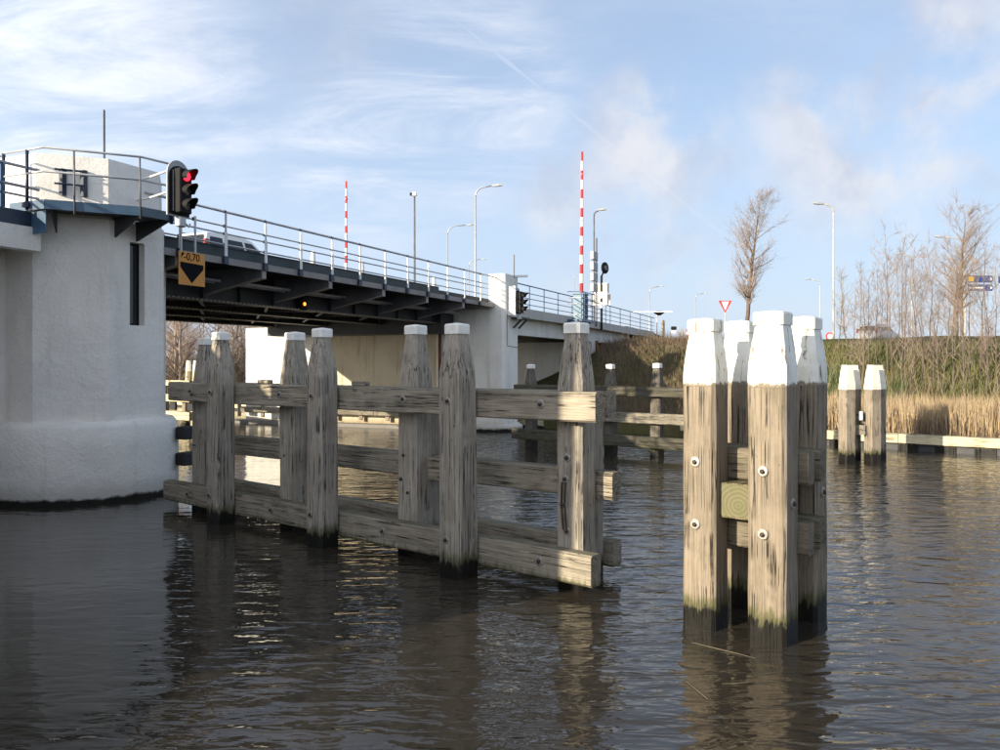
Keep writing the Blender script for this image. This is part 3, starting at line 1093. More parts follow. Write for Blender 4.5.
# ------------------------------------------------------------------ left approach (mostly outside the picture)
la = Thing('approach_span', 'white concrete approach of the bridge at the left edge, behind the pier', 'bridge', BRG, (5, 0, 0))
la.part('fascia', MB().box(-30, 11.1, .55, .85, 5.25, 5.72), 'plaster_white')
la.part('kerb_plate', MB().box(-30, 11.05, .58, .62, 5.722, 6.02), 'navy')
la.part('deck', MB().box(-30, 11.15, .86, 13.6, 5.5, 5.88), 'concrete_light')
la.part('wall', MB().box(-30, 11.45, 1.78, 13.2, -1.5, 5.49), 'plaster_white')
ra = [(z, .035 if z > 6.5 else .026) for z in (6.95, 6.55, 6.36, 6.04)]
for z, r in ra:
    la.part('rail', MB().tube([(-30, .75, z), (11.2, .75, z)], r, 6), 'rail_grey')
for k in range(22):
    u = 10.4 - k * 1.55
    la.part('post', MB().box(u - .03, u + .03, .72, .78, 5.72, 6.95), 'rail_blue')

# ------------------------------------------------------------------ bascule span
U0, U1 = 13.4, 32.25
WB = 13.4                 # width of the bridge
bs = Thing('bascule_span', 'dark steel bascule span with cantilever brackets and pale railing over the canal', 'bridge', BRG, (U0, 0, 0))
post_x = [184, 224, 261, 294.6, 325, 353, 378.6, 402.5, 423.4, 443.4, 462.2, 479.3]
post_u = [ue(x) for x in post_x]
pspace = (post_u[-1] - post_u[1]) / 10
post_u = [post_u[1] + (k - 1) * pspace for k in range(12)]
bs.part('deck', MB().box(U0, U1, .30, WB, 5.66, 5.88), 'steel_dark')
bs.part('asphalt', MB().box(U0, U1, 2.2, WB - 2.2, 5.884, 5.92), 'asphalt')
bs.part('edge_plate', MB().box(U0, U1, 0, .05, 5.50, 5.67), 'steel_edge')
bs.part('edge_flange', MB().box(U0, U1, .052, .32, 5.62, 5.655), 'steel_edge')
kend = ue(442)
bs.part('kerb_plate', MB().box(U0, kend, .14, .18, 5.675, 5.94), 'teal_plate')
bs.part('kerb_cap', MB().box(U0, kend - .03, .12, .20, 5.945, 5.97), 'navy')
GB = 4.76
for gi, gy in enumerate((2.3, 5.2, 8.2, 11.1)):
    go = bs.part('girder', MB().box(U0 + .3, U1 - (1.4 if gi else .3), gy - .02, gy + .02, GB + .03, 5.65), 'steel_dark')
    bs.part('bottom_flange', MB().box(U0 + .3, U1 - (1.4 if gi else .3), gy - .19, gy + .19, GB, GB + .028), 'steel_dark', go)
    nb_ = MB()
    u = U0 + .4
    while u < U1 - 1.5:
        nb_.box(u, u + .10, gy - .205, gy - .192, GB + .002, GB + .034)
        u += .17
    bs.part('rivets', nb_, 'steel_flange', go, kind='stuff')
    for k in range(1, 12):
        if post_u[k] < U1 - 1.5:
            bs.part('stiffener', MB().box(post_u[k] - .015, post_u[k] + .015, gy - .14, gy - .022, GB + .03, 5.64), 'steel_dark', go)
for k in range(0, 12, 2):
    u = post_u[k]
    w = .10
    # cantilever bracket: web plate and a sloping bottom flange
    zt_, ze, zi = 5.61, 5.30, GB + .10
    bs_w = MB().add([(u - .012, .03, ze), (u - .012, 2.27, zi), (u - .012, 2.27, zt_), (u - .012, .03, zt_),
                     (u + .012, .03, ze), (u + .012, 2.27, zi), (u + .012, 2.27, zt_), (u + .012, .03, zt_)],
                    [(0, 1, 2, 3), (7, 6, 5, 4), (0, 4, 5, 1), (1, 5, 6, 2), (2, 6, 7, 3), (3, 7, 4, 0)])
    br = bs.part('bracket', bs_w, 'steel_grey')
    bs.part('bracket_flange', MB().bar((u, .02, ze - .015), (u, 2.1, zi + .05), .16, .03), 'steel_edge', br)
    bs.part('end_plate', MB().box(u - .075, u + .075, -.012, .018, ze - .03, 5.49), 'steel_edge', br)
    # cross beams between girders
    for (y0, y1) in ((2.33, 5.17), (5.23, 8.17), (8.23, 11.07)):
        bs.part('cross_beam', MB().box(u - .10, u + .10, y0, y1, GB + .30, GB + .33).box(u - .01, u + .01, y0, y1, GB + .335, 5.64), 'steel_dark')
for k in range(0, 10, 2):
    ua, ub = post_u[k], post_u[k + 2]
    for (y0, y1) in ((2.4, 5.1), (5.3, 8.1), (8.3, 11.0)):
        if ub < U1 - 1:
            bs.part('brace', MB().bar((ua, y0, GB + .12), (ub, y1, GB + .12), .09, .05), 'steel_grey')
            bs.part('brace', MB().bar((ua, y1, GB + .17), (ub, y0, GB + .17), .09, .04), 'steel_grey')
for (yy_, zz_, rr2) in ((1.55, 5.28, .045), (1.75, 5.24, .03)):
    bs.part('conduit', MB().tube([(U0 + .3, yy_, zz_), (U1 - .5, yy_, zz_)], rr2, 8), 'galv', smooth=True)
bs.part('tail_beam', MB().box(U1 - 1.3, U1 - .1, 2.0, 11.6, 4.35, 5.4), 'steel_dark')
rl = bs.part('railing', MB().tube([(U0 - .2, -.02, 6.83), (U1 + .1, -.02, 6.83)], .034, 8), 'rail_grey', smooth=True)
for z in (6.46, 6.27, 5.99):
    bs.part('rail', MB().tube([(U0 - .2, -.02, z), (U1 + .1, -.02, z)], .021, 8), 'rail_grey', rl, smooth=True)
for k, u in enumerate(post_u):
    bs.part('post', MB().box(u - .022, u + .022, -.075, -.045, 6.30, 6.80), 'rail_grey', rl)
    bs.part('post', MB().box(u - .040, u + .040, -.085, -.055, 5.69, 6.30), 'rail_white', rl)
    bs.part('post_shoe', MB().box(u - .075, u + .075, -.090, -.003, 5.495, 5.69), 'navy', rl)
    for z in (6.83, 6.46, 6.27, 5.99):
        bs.part('clamp', MB().lathe((u, -.02, z), [(.04, -.035), (.04, .035)], 8, (1, 0, 0)), 'navy', rl)
# amber lamp under the span
lp = bpix(305, 304, 2.0)
ho = bs.part('lamp_housing', MB().cbox(lp.x - .16, lp.x + .16, 2.02, 2.26, lp.z - .2, lp.z + .2, .03), 'black_matte')
bs.part('lamp_lens', MB().lathe((lp.x, 2.018, lp.z), [(.055, 0), (.05, .02), (.02, .03)], 12, (0, -1, 0)), 'lens_amber', ho)
# low things on the deck near the far lane
for (xp, yp, h_) in ((313, 263, .30), (362, 271, .32), (434, 287, .33)):
    p = bpix(xp, yp, 2.3)
    single('deck_light', MB().lathe((0, 0, 0), [(.12, 0), (.11, .25), (.07, .9), (.03, .95)], 10), 'rail_white',
           {313: 'small white kerb post on the bridge right of the car', 362: 'small white kerb post on the bridge under the left boom', 434: 'small white kerb post on the bridge by the lamp posts'}[xp],
           'post', frame=Frame(BRG.m @ Vector((p.x, 2.3, 5.885)), 0))

# ------------------------------------------------------------------ far pier
UP = 32.3
fp = Thing('bridge_pier', 'pale far pier with square pillar, traffic light and stained channel wall', 'pier', BRG, (UP, 0, 0))
pil = MB().prism([(UP, .30), (UP, -.32), (UP + .1, -.45), (UP + 1.5, -.45), (UP + 1.5, .30)], -1.4, 7.0)
fp.part('pillar', pil, 'plaster_far')
fp.part('wall', MB().box(UP + .05, UP + 1.45, .302, 3.0, -1.4, 5.44), 'plaster_far')
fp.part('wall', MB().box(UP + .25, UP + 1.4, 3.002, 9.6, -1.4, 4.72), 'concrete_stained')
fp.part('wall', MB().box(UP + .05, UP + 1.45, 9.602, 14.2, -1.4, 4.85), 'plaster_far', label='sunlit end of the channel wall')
fp.part('road_slab', MB().box(U1 + .03, UP + 1.5, .305, WB, 5.455, 5.87), 'concrete_light')
fp.part('base', MB().lathe((UP + .8, .35, -1.4), [(1.25, 0), (1.25, 1.6), (1.1, 1.72)], 24), 'plaster_far', smooth=False)
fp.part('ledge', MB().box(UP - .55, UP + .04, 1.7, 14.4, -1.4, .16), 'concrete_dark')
for (zz, s) in ((1.16, 1), (.68, 2)):
    for q in range(3):
        pk = timber(fp, UP - .16, UP - .02, 2.2 + q * 4.1, 6.27 + q * 4.1, zz - .13, zz + .13, 'wood_far_beam', name='plank', seed=s + q, axis='y')
for q in range(9):
    fp.part('stud', MB().box(UP - .018, UP + .045, 2.5 + q * 1.5, 2.7 + q * 1.5, .3, 1.3), 'wood_far_pile')
py = bpix(440, 350, .9).y
pq = bpix(440, 350, 0)
ro = BRG.inv((0, 0, CAMH)); rdv = BRG.m.to_3x3().inverted() @ Vector(((440 - 500) / FPX, 1, 0))
yy = ro.y + rdv.y * ((UP - ro.x) / rdv.x)
fp.part('rust_pipe', MB().tube([(UP - .02, yy, .3), (UP - .02, yy, 4.5)], .07, 8), 'rust', smooth=True)
# black bracket platform below the signal
fp.part('signal_bracket', MB().box(UP + .75, UP + 1.75, -.95, -.46, 5.02, 5.10).bar((UP + .9, -.5, 4.62), (UP + .9, -.9, 5.0), .06, .08).bar((UP + 1.5, -.5, 4.62), (UP + 1.5, -.9, 5.0), .06, .08), 'steel_dark')
fp.part('backing_board', MB().cbox(UP + .30, UP + .36, -.85, -.46, 5.15, 6.45, .01), 'sign_white')
fp.part('cable', MB().tube([(UP + .28, -.46, 5.2), (UP + .28, -.46, 3.8), (UP + 1.5, -.46, 3.75)], .012, 4), 'black_matte')
ap_ = BRG.inv(W(514, 272, 36.3))
fp.part('antenna', MB().tube([(ap_.x, ap_.y, 6.9), (ap_.x, ap_.y, 7.95)], .03, 6), 'steel_grey')
fp.part('white_arm', MB().bar((UP + .9, -.2, 6.95), (UP + 1.9, -.75, 7.05), .14, .10), 'sign_white')

# ------------------------------------------------------------------ right approach span
UA0, UA1 = UP + 1.52, ue(655)
ar = Thing('approach_span', 'pale concrete approach span with blue railing right of the pillar', 'bridge', BRG, (UA0, 0, 0))
def dz(u):
    return -.10 * max(0, (u - 44) / 14) ** 1.3
seg = 6
for k in range(seg):
    a = UA0 + (UA1 - UA0) * k / seg
    b_ = UA0 + (UA1 - UA0) * (k + 1) / seg - .015
    ar.part('fascia', MB().hexa([(a, -.02, 5.22 + dz(a)), (b_, -.02, 5.22 + dz(b_)), (b_, .22, 5.22 + dz(b_)), (a, .22, 5.22 + dz(a)),
                                 (a, -.02, 5.68 + dz(a)), (b_, -.02, 5.68 + dz(b_)), (b_, .22, 5.68 + dz(b_)), (a, .22, 5.68 + dz(a))]), 'concrete_light')
ar.part('deck', MB().box(UA0, UA1 + .5, .225, WB, 5.30, 5.66), 'concrete_light')
ar.part('asphalt', MB().box(UA0, UA1 + .5, 2.2, WB - 2.2, 5.664, 5.80), 'asphalt')
ar.part('beam', MB().box(UA0, ue(636), .55, .95, 4.42, 5.295), 'plaster_far')
for gy in (4.2, 8.0, 11.6):
    ar.part('beam', MB().box(UA0, ue(636), gy, gy + .4, 4.42, 5.295), 'concrete_light')
cu_ = bpix(594, 380, .5).x
ar.part('column', MB().box(cu_ - .35, cu_ + .35, .52, 12.8, -1, 4.415), 'plaster_far')
ar.part('drain_pipe', MB().tube([(cu_ + .46, .45, .3), (cu_ + .46, .45, 4.5)], .10, 8), 'rust', smooth=True)
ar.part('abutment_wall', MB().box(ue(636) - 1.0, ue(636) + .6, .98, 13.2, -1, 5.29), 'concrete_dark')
ar.part('cross_wall', MB().box(UA0 + 4.2, UA0 + 4.7, 3.2, 12.8, -1, 2.9), 'concrete_light')
rr = ar.part('railing', MB().tube([(u, .06, 6.83 + dz(u)) for u in np.linspace(UA0, UA1, 20)], .030, 8), 'rail_blue', smooth=True)
for z in (6.46, 6.20, 5.90):
    ar.part('rail', MB().tube([(u, .06, z + dz(u)) for u in np.linspace(UA0, UA1, 20)], .020, 6), 'rail_blue', rr)
for xp in (530.5, 545, 559, 573, 602, 606.5, 611, 621, 631, 641, 652):
    u = ue(xp)
    ar.part('post', MB().box(u - .035, u + .035, .035, .085, 5.685 + dz(u), 6.82 + dz(u)), 'rail_blue', rr)


# ------------------------------------------------------------------ signals, signs and booms
def rounded_board(w, h, t, n=10):
    """upright plate in the local yz plane with a round top, thickness along x"""
    pts = [(-w / 2, 0), (w / 2, 0)]
    for k in range(n + 1):
        a = math.pi * k / n
        pts.append((w / 2 * math.cos(a), h - w / 2 + w / 2 * math.sin(a)))
    mb = MB()
    mb.rings([[(0, p[0], p[1]) for p in pts], [(t, p[0], p[1]) for p in pts]])
    return mb


def traffic_light(pos, face_ang, s, label, red):
    th = Thing('traffic_light', label, 'traffic light', Frame(pos, face_ang), (0, 0, 0))
    th.part('backboard', rounded_board(.62 * s, 1.22 * s, .03), 'board_grey')
    fb = rounded_board(.58 * s, 1.06 * s, .02)
    fb.v = [(v[0] + .032, v[1], v[2] + .035 * s) for v in fb.v]
    th.part('front_board', fb, 'black_matte')
    hs = th.part('housing', MB().cbox(.054, .054 + .20 * s, -.17 * s, .17 * s, .06 * s, 1.02 * s, .02), 'black_matte')
    for k in range(3):
        z = (.86 - .31 * k) * s
        x0 = .055 + .20 * s
        ln = th.part('lens', MB().lathe((x0, 0, z), [(.105 * s, 0), (.10 * s, .02), (.05 * s, .035)], 16, (1, 0, 0)), 'lens_red' if (k == 0 and red) else 'lens_off', hs)
        vm = MB()
        n = 12
        ri, ro_ = .118 * s, .130 * s
        pts = []
        for q in range(n + 1):
            a = R(-35) + R(250) * q / n
            L = .30 * s * (.45 + .55 * max(0, math.sin(a)))
            pts.append((a, L))
        for q in range(n):
            (a, La), (b2, Lb) = pts[q], pts[q + 1]
            P = lambda a_, r_, x_: (x_, r_ * math.cos(a_), z + r_ * math.sin(a_))
            vm.hexa([P(a, ri, x0), P(b2, ri, x0), P(b2, ro_, x0), P(a, ro_, x0), P(a, ri, x0 + La), P(b2, ri, x0 + Lb), P(b2, ro_, x0 + Lb), P(a, ro_, x0 + La)])
        th.part('visor', vm, 'black_matte', hs)
    th.part('mount', MB().cbox(.02, .16, -.10, .10, -.22, -.002, .02).tube([(.1, .08, -.1), (.16, .16, -.2), (.1, .25, -.12)], .02, 6), 'galv')
    th.part('hinge_strip', MB().box(.06, .072, -.17 * s - .02, -.17 * s - .002, .1 * s, .98 * s), 'board_grey')
    return th


FACE_N = math.atan2(-SD, CD)
tl = W(177.5, 217, 17.0)
traffic_light((tl.x, tl.y, tl.z), FACE_N, .98, 'black ship signal with red light on, at the end of the blue platform', True)
tl2 = BRG.m @ Vector((UP + .62, -.80, 5.2))
traffic_light((tl2.x, tl2.y, tl2.z), FACE_N, .98, 'unlit black ship signal on the white far pillar', False)


def text_mesh(body, size, mat, name='lettering'):
    cu = bpy.data.curves.new('tmp', 'FONT')
    cu.body = body
    cu.size = size
    cu.extrude = .004
    ob = bpy.data.objects.new('tmp', cu)
    COL.objects.link(ob)
    dg = bpy.context.evaluated_depsgraph_get()
    me = bpy.data.meshes.new_from_object(ob.evaluated_get(dg))
    bpy.data.objects.remove(ob, do_unlink=True)
    me.name = name
    me.materials.clear()
    me.materials.append(MAT[mat])
    o = bpy.data.objects.new(name, me)
    COL.objects.link(o)
    return o


# clearance sign hung on the railing of the span
s0, s1 = bpix(178.5, 251, -.16), bpix(204.5, 285, -.16)
su0, su1 = s0.x, s1.x
szt, szb = bpix(178.5, 250.5, -.16).z, bpix(178.5, 284, -.16).z
hs_ = Thing('clearance_sign', 'orange height sign with black arrow hung on the bridge railing by the pier', 'sign', BRG, (su0, -.16, szb))
pn = hs_.part('panel', MB().box(su0, su1, -.175, -.155, szb, szt), 'sign_orange')
wS, hS = su1 - su0, szt - szb
def sp2(a, b, dy=-.178):
    return (su0 + a * wS, dy, szb + b * hS)
ar_poly = [(.05, .68), (.93, .66), (.93, .52), (.48, .07), (.05, .52)]
hs_.part('arrow', MB().rings([[sp2(a, b, -.1755) for a, b in ar_poly], [sp2(a, b, -.180) for a, b in ar_poly]]), 'sign_black')
tx = text_mesh('-0,70', .275 * wS / .9, 'sign_black', 'numerals')
tx.parent = hs_.e
tx.location = (.17 * wS, -.018, .755 * hS)
tx.rotation_euler = (R(90), 0, 0)
tx.scale = (1.0, 1.0, 1)
pk = [(.07, .80), (.09, .93), (.16, .985), (.19, .93), (.12, .86)]
hs_.part('corner_mark', MB().rings([[sp2(a, b, -.1755) for a, b in pk], [sp2(a, b, -.180) for a, b in pk]]), 'sign_black')
for a in (.14, .68):
    hs_.part('hanger', MB().tube([(su0 + a * wS, -.12, szt - .08), (su0 + a * wS, -.12, 6.52)], .028, 8), 'galv')
    hs_.part('hanger', MB().box(su0 + a * wS - .03, su0 + a * wS + .03, -.09, -.045, 6.42, 6.50), 'steel_dark')


def boom(pos, label, H, r, nst, cab=True, tilt=(0, 0)):
    """raised level-crossing style barrier: cabinet, pivot and striped arm"""
    th = Thing('barrier', label, 'barrier', Frame(pos, BRG.a), (0, 0, 0))
    if cab:
        cb = th.part('cabinet', MB().cbox(-.42, .42, -.30, .30, .02, 1.42, .02), 'cabinet_blue')
        th.part('lid', MB().cbox(-.46, .46, -.34, .34, 1.425, 1.50, .015), 'cabinet_blue', cb)
        th.part('door', MB().box(.15, .40, -.318, -.302, .12, 1.3).box(-.37, .10, -.318, -.302, .12, 1.3), 'rail_blue', cb)
    am = th.part('arm', MB().tube([(0, -.05, 1.0), (0, -.05, 1.55)], .07, 8), 'sign_white')
    z0 = 1.55
    for k in range(nst):
        za, zb = z0 + (H - z0) * k / nst, z0 + (H - z0) * (k + 1) / nst
        ra_, rb_ = r * (1 - .45 * k / nst), r * (1 - .45 * (k + 1) / nst)
        dx = lambda z: tilt[0] * (z - z0)
        th.part('stripe', MB().tube([(dx(za), -.05, za), (dx(zb), -.05, zb - .002)], [ra_, rb_], 8), 'boom_red' if k % 2 == 0 else 'rail_white', am)
    for k in range(3):
        z = z0 + (H - z0) * (.18 + .33 * k)
        th.part('lamp', MB().lathe((dx(z) - .08, -.05, z), [(.06, 0), (.06, .16)], 8, (1, 0, 0)), 'board_grey' if k % 2 else 'boom_red', am)
    return th


bu = bpix(580.5, 300, -.35)
bth = boom(BRG.m @ Vector((bu.x, -.35, 5.50)), 'tall raised red and white barrier boom on blue cabinet at right', 9.55, .115, 15, tilt=(.018, 0))
# small balcony that carries the barrier cabinet
bal = Thing('barrier_platform', 'blue railed balcony around the barrier cabinet on the approach span', 'platform', BRG, (bu.x, -.4, 5.2))
bal.part('floor', MB().box(bu.x - 1.3, bu.x + 1.1, -.86, -.03, 5.36, 5.48), 'platform_blue')
bal.part('console', MB().add([(bu.x - .6, -.03, 4.9), (bu.x - .6, -.03, 5.355), (bu.x - .6, -.8, 5.355), (bu.x + .6, -.03, 4.9), (bu.x + .6, -.03, 5.355), (bu.x + .6, -.8, 5.355)],
                             [(0, 1, 2), (5, 4, 3), (0, 3, 4, 1), (1, 4, 5, 2), (2, 5, 3, 0)]), 'steel_dark')
for z in (7.0, 6.66, 6.33, 5.72):
    bal.part('rail', MB().tube([(bu.x - 1.35, -.03, z), (bu.x - 1.3, -.84, z), (bu.x + 1.1, -.84, z), (bu.x + 1.1, -.03, z)], .024, 6), 'rail_grey' if z < 6.9 else 'rail_blue')
for (a, b_) in ((-1.3, -.84), (-.75, -.84), (.6, -.84), (1.1, -.84)):
    bal.part('post', MB().tube([(bu.x + a, b_, 5.4), (bu.x + a, b_, 7.0)], .028, 6), 'rail_blue')

lb = W(345.5, 300, 48.7)
boom((lb.x, lb.y, 5.80), 'raised red and white barrier boom across the bridge, left of the lamp posts', 8.35, .10, 15, cab=False)

# stacked signal boxes seen from the side
q0 = bpix(596.5, 300, -.1)
sb = Thing('signal_stack', 'four pale signal boxes stacked on a post beside the barrier boom', 'signal', BRG, (q0.x, -.1, 5.6))
zt0, zt1 = bpix(590, 250, -.1).z, bpix(590, 293, -.1).z
sb.part('post', MB().tube([(q0.x, -.1, 5.3), (q0.x, -.1, zt0 + .9)], .05, 8), 'steel_grey')
for k in range(4):
    z1 = zt0 - (zt0 - zt1) * k / 4
    z0_ = zt0 - (zt0 - zt1) * (k + .80) / 4
    sb.part('signal_box', MB().cbox(q0.x - .95, q0.x - .08, -.22, .0, z0_, z1, .025), 'board_grey')
# round flashing signal on a striped post
q1 = bpix(601.5, 300, -.15)
rs_ = Thing('round_signal', 'round black signal above two pale boards on a black and white post', 'signal', BRG, (q1.x, -.15, 5.1))
for k, (a, b_, m) in enumerate(((5.15, 6.5, 'black_matte'), (6.5, 6.85, 'sign_white'), (6.85, 7.1, 'black_matte'), (7.1, 7.5, 'sign_white'), (7.5, 8.5, 'black_matte'))):
    rs_.part('post', MB().tube([(q1.x, -.15, a), (q1.x, -.15, b_ - .002)], .075, 8), m)
rdsc = W(604.5, 268, W(0, 0, 1).y * (BRG.m @ Vector((q1.x, 0, 0))).y)
rl_ = BRG.inv(rdsc)
hd = rs_.part('disc', MB().lathe((rl_.x, rl_.y, rl_.z), [(.36, 0), (.36, .06), (.30, .10)], 20, (-.35, -1, 0)), 'black_matte')
rs_.part('lens', MB().lathe((rl_.x - .035, rl_.y - .1, rl_.z), [(.17, 0), (.16, .03)], 16, (-.35, -1, 0)), 'lens_off', hd)
rs_.part('arm', MB().bar((q1.x, -.15, 8.45), (rl_.x, rl_.y, rl_.z - .1), .08, .08), 'black_matte')
for (zc_, w, h_) in ((7.72, .95, .62), (7.02, 1.15, .68)):
    bo = rs_.part('board', MB().box(q1.x - .02, q1.x + .02, -.15 - w / 2, -.15 + w / 2, zc_ - h_ / 2, zc_ + h_ / 2), 'pole_cream')
    fm = MB()
    fm.box(q1.x - .035, q1.x - .022, -.15 - w / 2, -.15 + w / 2, zc_ + h_ / 2 - .06, zc_ + h_ / 2)
    fm.box(q1.x - .035, q1.x - .022, -.15 - w / 2, -.15 + w / 2, zc_ - h_ / 2, zc_ - h_ / 2 + .06)
    rs_.part('frame', fm, 'sign_white', bo)


# ------------------------------------------------------------------ lamp posts and masts
def lamp(x, ytop, arm_px, Z, label, ybase=None, group=None, mat='galv', curve=True):
    """street lamp: pole pixel column, top row, arm reach in pixels (sign = side), depth"""
    top = W(x, ytop, Z)
    u = top.x * SD + top.y * CD
    gz = terrain_h(top.x, top.y)
    yl = -((top.x * CD - top.y * SD) - VE)
    if 0 < yl < WB and u < 60:
        gz = 5.85
    th = Thing('street_lamp', label, 'street lamp', WLD, (top.x, top.y, gz), group)
    A = arm_px / FPX * Z
    s = 1 if A > 0 else -1
    rr_ = min(abs(A) * .35, .9)
    zt_ = top.z
    pm = MB().tube([(top.x, top.y, gz - .1), (top.x, top.y, gz + 1.2), (top.x, top.y, zt_ - rr_)], [.10, .085, .055], 8)
    th.part('pole', pm, mat, smooth=True)
    pts = []
    for k in range(7):
        a = math.pi / 2 * k / 6
        pts.append((top.x + s * rr_ * (1 - math.cos(a)), top.y, zt_ - rr_ + rr_ * math.sin(a)))
    tip = top.x + A
    pts.append((tip - s * .75, top.y, zt_ + .10))
    th.part('arm', MB().tube(pts, [.055] * 7 + [.045], 8), mat, smooth=True)
    th.part('luminaire', MB().rings([[(tip - s * .8, top.y - .07, zt_ + .03), (tip - s * .8, top.y + .07, zt_ + .03), (tip - s * .8, top.y + .07, zt_ + .14), (tip - s * .8, top.y - .07, zt_ + .14)],
                                      [(tip - s * .3, top.y - .15, zt_ + .05), (tip - s * .3, top.y + .15, zt_ + .05), (tip - s * .3, top.y + .12, zt_ + .22), (tip - s * .3, top.y - .12, zt_ + .22)],
                                      [(tip, top.y - .10, zt_ + .10), (tip, top.y + .10, zt_ + .10), (tip, top.y + .08, zt_ + .22), (tip, top.y - .08, zt_ + .22)]]), 'board_grey')
    return th


lamp(475.5, 187, 27, 60, 'tallest grey street lamp above the white far pillar')
lamp(447.5, 226, 26, 86, 'street lamp with flat arm between the camera mast and the tallest lamp')
lamp(469, 260, 17, 120, 'small distant street lamp showing through the railing beside the pillar')
lamp(594, 211, 13, 64, 'street lamp rising just right of the tall barrier boom', mat='steel_grey')
lamp(574.5, 276, 6, 170, 'tiny far street lamp just left of the barrier boom')
lamp(649.5, 287, 15, 118, 'pale distant street lamp above the end of the blue railing')
lamp(695.5, 294, 12, 150, 'pale distant street lamp above the big dolphin')
lamp(833.5, 205, -20, 62, 'tall cream street lamp standing alone above the grass bank', mat='pole_cream')
lamp(820, 280, -15, 100, 'small street lamp just left of the tall cream lamp', mat='pole_cream')
lamp(912, 255, -16, 88, 'street lamp among the saplings right of the silver car', mat='pole_cream')
lamp(964, 238, -29, 70, 'street lamp with long arm beside the large bare tree at right', mat='pole_cream')
lamp(748, 272, -4, 95, 'thin dark lamp beside the tall bare tree behind the dolphin', mat='steel_grey')
cm = W(414.5, 196, 56)
th = Thing('camera_mast', 'slim grey mast with a camera on top behind the bridge railing', 'mast', WLD, (cm.x, cm.y, 5.85))
th.part('pole', MB().tube([(cm.x, cm.y, 5.8), (cm.x, cm.y, 9), (cm.x, cm.y, cm.z)], [.10, .08, .06], 8), 'steel_grey', smooth=True)
th.part('camera', MB().cbox(cm.x - .22, cm.x + .16, cm.y - .14, cm.y + .14, cm.z - .02, cm.z + .26, .05), 'sign_white')
th.part('lens', MB().lathe((cm.x - .215, cm.y - .05, cm.z + .12), [(.13, 0), (.12, .05)], 12, (-.6, -.8, 0)), 'black_matte')


# ------------------------------------------------------------------ small road signs
def sign_post(name, x, ybase_z, Z, ztop, r=.035, label='', cat='sign', mat='galv'):
    p = W(x, 340, Z)
    th = Thing(name, label, cat, WLD, (p.x, p.y, ybase_z))
    th.part('post', MB().tube([(p.x, p.y, ybase_z - .3), (p.x, p.y, ztop)], r, 8), mat)
    return th, p


zz = W(0, 300, 62).z
th, p = sign_post('yield_sign', 725, 4.4, 62, W(0, 303, 62).z, label='red and white give way triangle sign above the big dolphin')
zc_ = W(0, 301, 62).z
tri = lambda s, y: [(p.x - .52 * s, y, zc_ + .02 - (1 - s) * .16), (p.x + .52 * s, y, zc_ + .02 - (1 - s) * .16), (p.x, y, zc_ - .92 + (1 - s) * .42)]
th.part('border', MB().rings([tri(1, p.y - .06), tri(1, p.y - .04)]), 'sign_red')
th.part('face', MB().rings([tri(.58, p.y - .066), tri(.58, p.y - .0605)]), 'sign_white')
th, p = sign_post('round_sign', 681.5, 4.4, 75, W(0, 330, 75).z, label='round grey sign back on the bank left of the red block sign')
th.part('disc', MB().lathe((p.x, p.y - .06, W(0, 332, 75).z), [(.26, 0), (.26, .03)], 16, (0, -1, 0)), 'board_grey')
th, p = sign_post('signal_post', 673.5, 4.4, 72, W(0, 330, 72).z, label='small dark signal head with white plate at the end of the bridge')
th.part('head', MB().cbox(p.x - .24, p.x + .24, p.y - .2, p.y, W(0, 330, 72).z, W(0, 326.5, 72).z, .04), 'black_matte')
th.part('plate', MB().box(p.x - .22, p.x + .22, p.y - .1, p.y - .07, W(0, 333.5, 72).z, W(0, 330.3, 72).z), 'sign_white')
th, p = sign_post('block_sign', 689, 4.4, 78, W(0, 329, 78).z, label='red and white striped block sign beside the big dolphin heads')
for k in range(3):
    a, b_ = W(0, 329 + k * 3, 78).z, W(0, 332 + k * 3, 78).z
    th.part('stripe', MB().box(p.x - .28, p.x + .28, p.y - .06, p.y - .04, b_ + .002, a), 'sign_red' if k != 1 else 'sign_white')
th, p = sign_post('round_sign', 829.5, 4.3, 64, W(0, 339, 64).z, label='red rimmed round sign right of the dolphin heads on the bank')
th.part('rim', MB().lathe((p.x, p.y - .05, W(0, 336.5, 64).z), [(.33, 0), (.33, .02)], 18, (0, -1, 0)), 'sign_red')
th.part('face', MB().lathe((p.x, p.y - .072, W(0, 336.5, 64).z), [(.22, 0), (.22, .006)], 18, (0, -1, 0)), 'sign_white')
# bollard post and oval sign at the end of the railing
pb = W(663, 333, 62)
single('end_post', MB().rings(pile_rings(0, 0, .22, [(0, 1), (1.5, .95), (1.62, .7)], 3, .03)), 'wood_far_pile', 'short grey post just past the end of the blue railing', 'post', frame=Frame((pb.x, pb.y, W(0, 341, 62).z), .4))
pc_ = W(659, 312.5, 60)
th = Thing('oval_lamp', 'dark oval lamp on a white horizontal bar at the end of the blue railing', 'lamp', WLD, (pc_.x, pc_.y, 4.6))
th.part('post', MB().tube([(pc_.x - .1, pc_.y + .3, 4.6), (pc_.x - .1, pc_.y + .3, pc_.z)], .04, 6), 'galv')
th.part('hood', MB().lathe((pc_.x, pc_.y, pc_.z + .1), [(.30, .0), (.42, -.06), (.42, -.12), (.12, -.32)], 16), 'black_matte')
th.part('bar', MB().bar((pc_.x - 2.2, pc_.y - .45, pc_.z - .0), (pc_.x + .9, pc_.y - .45, pc_.z + .03), .06, .07), 'sign_white')

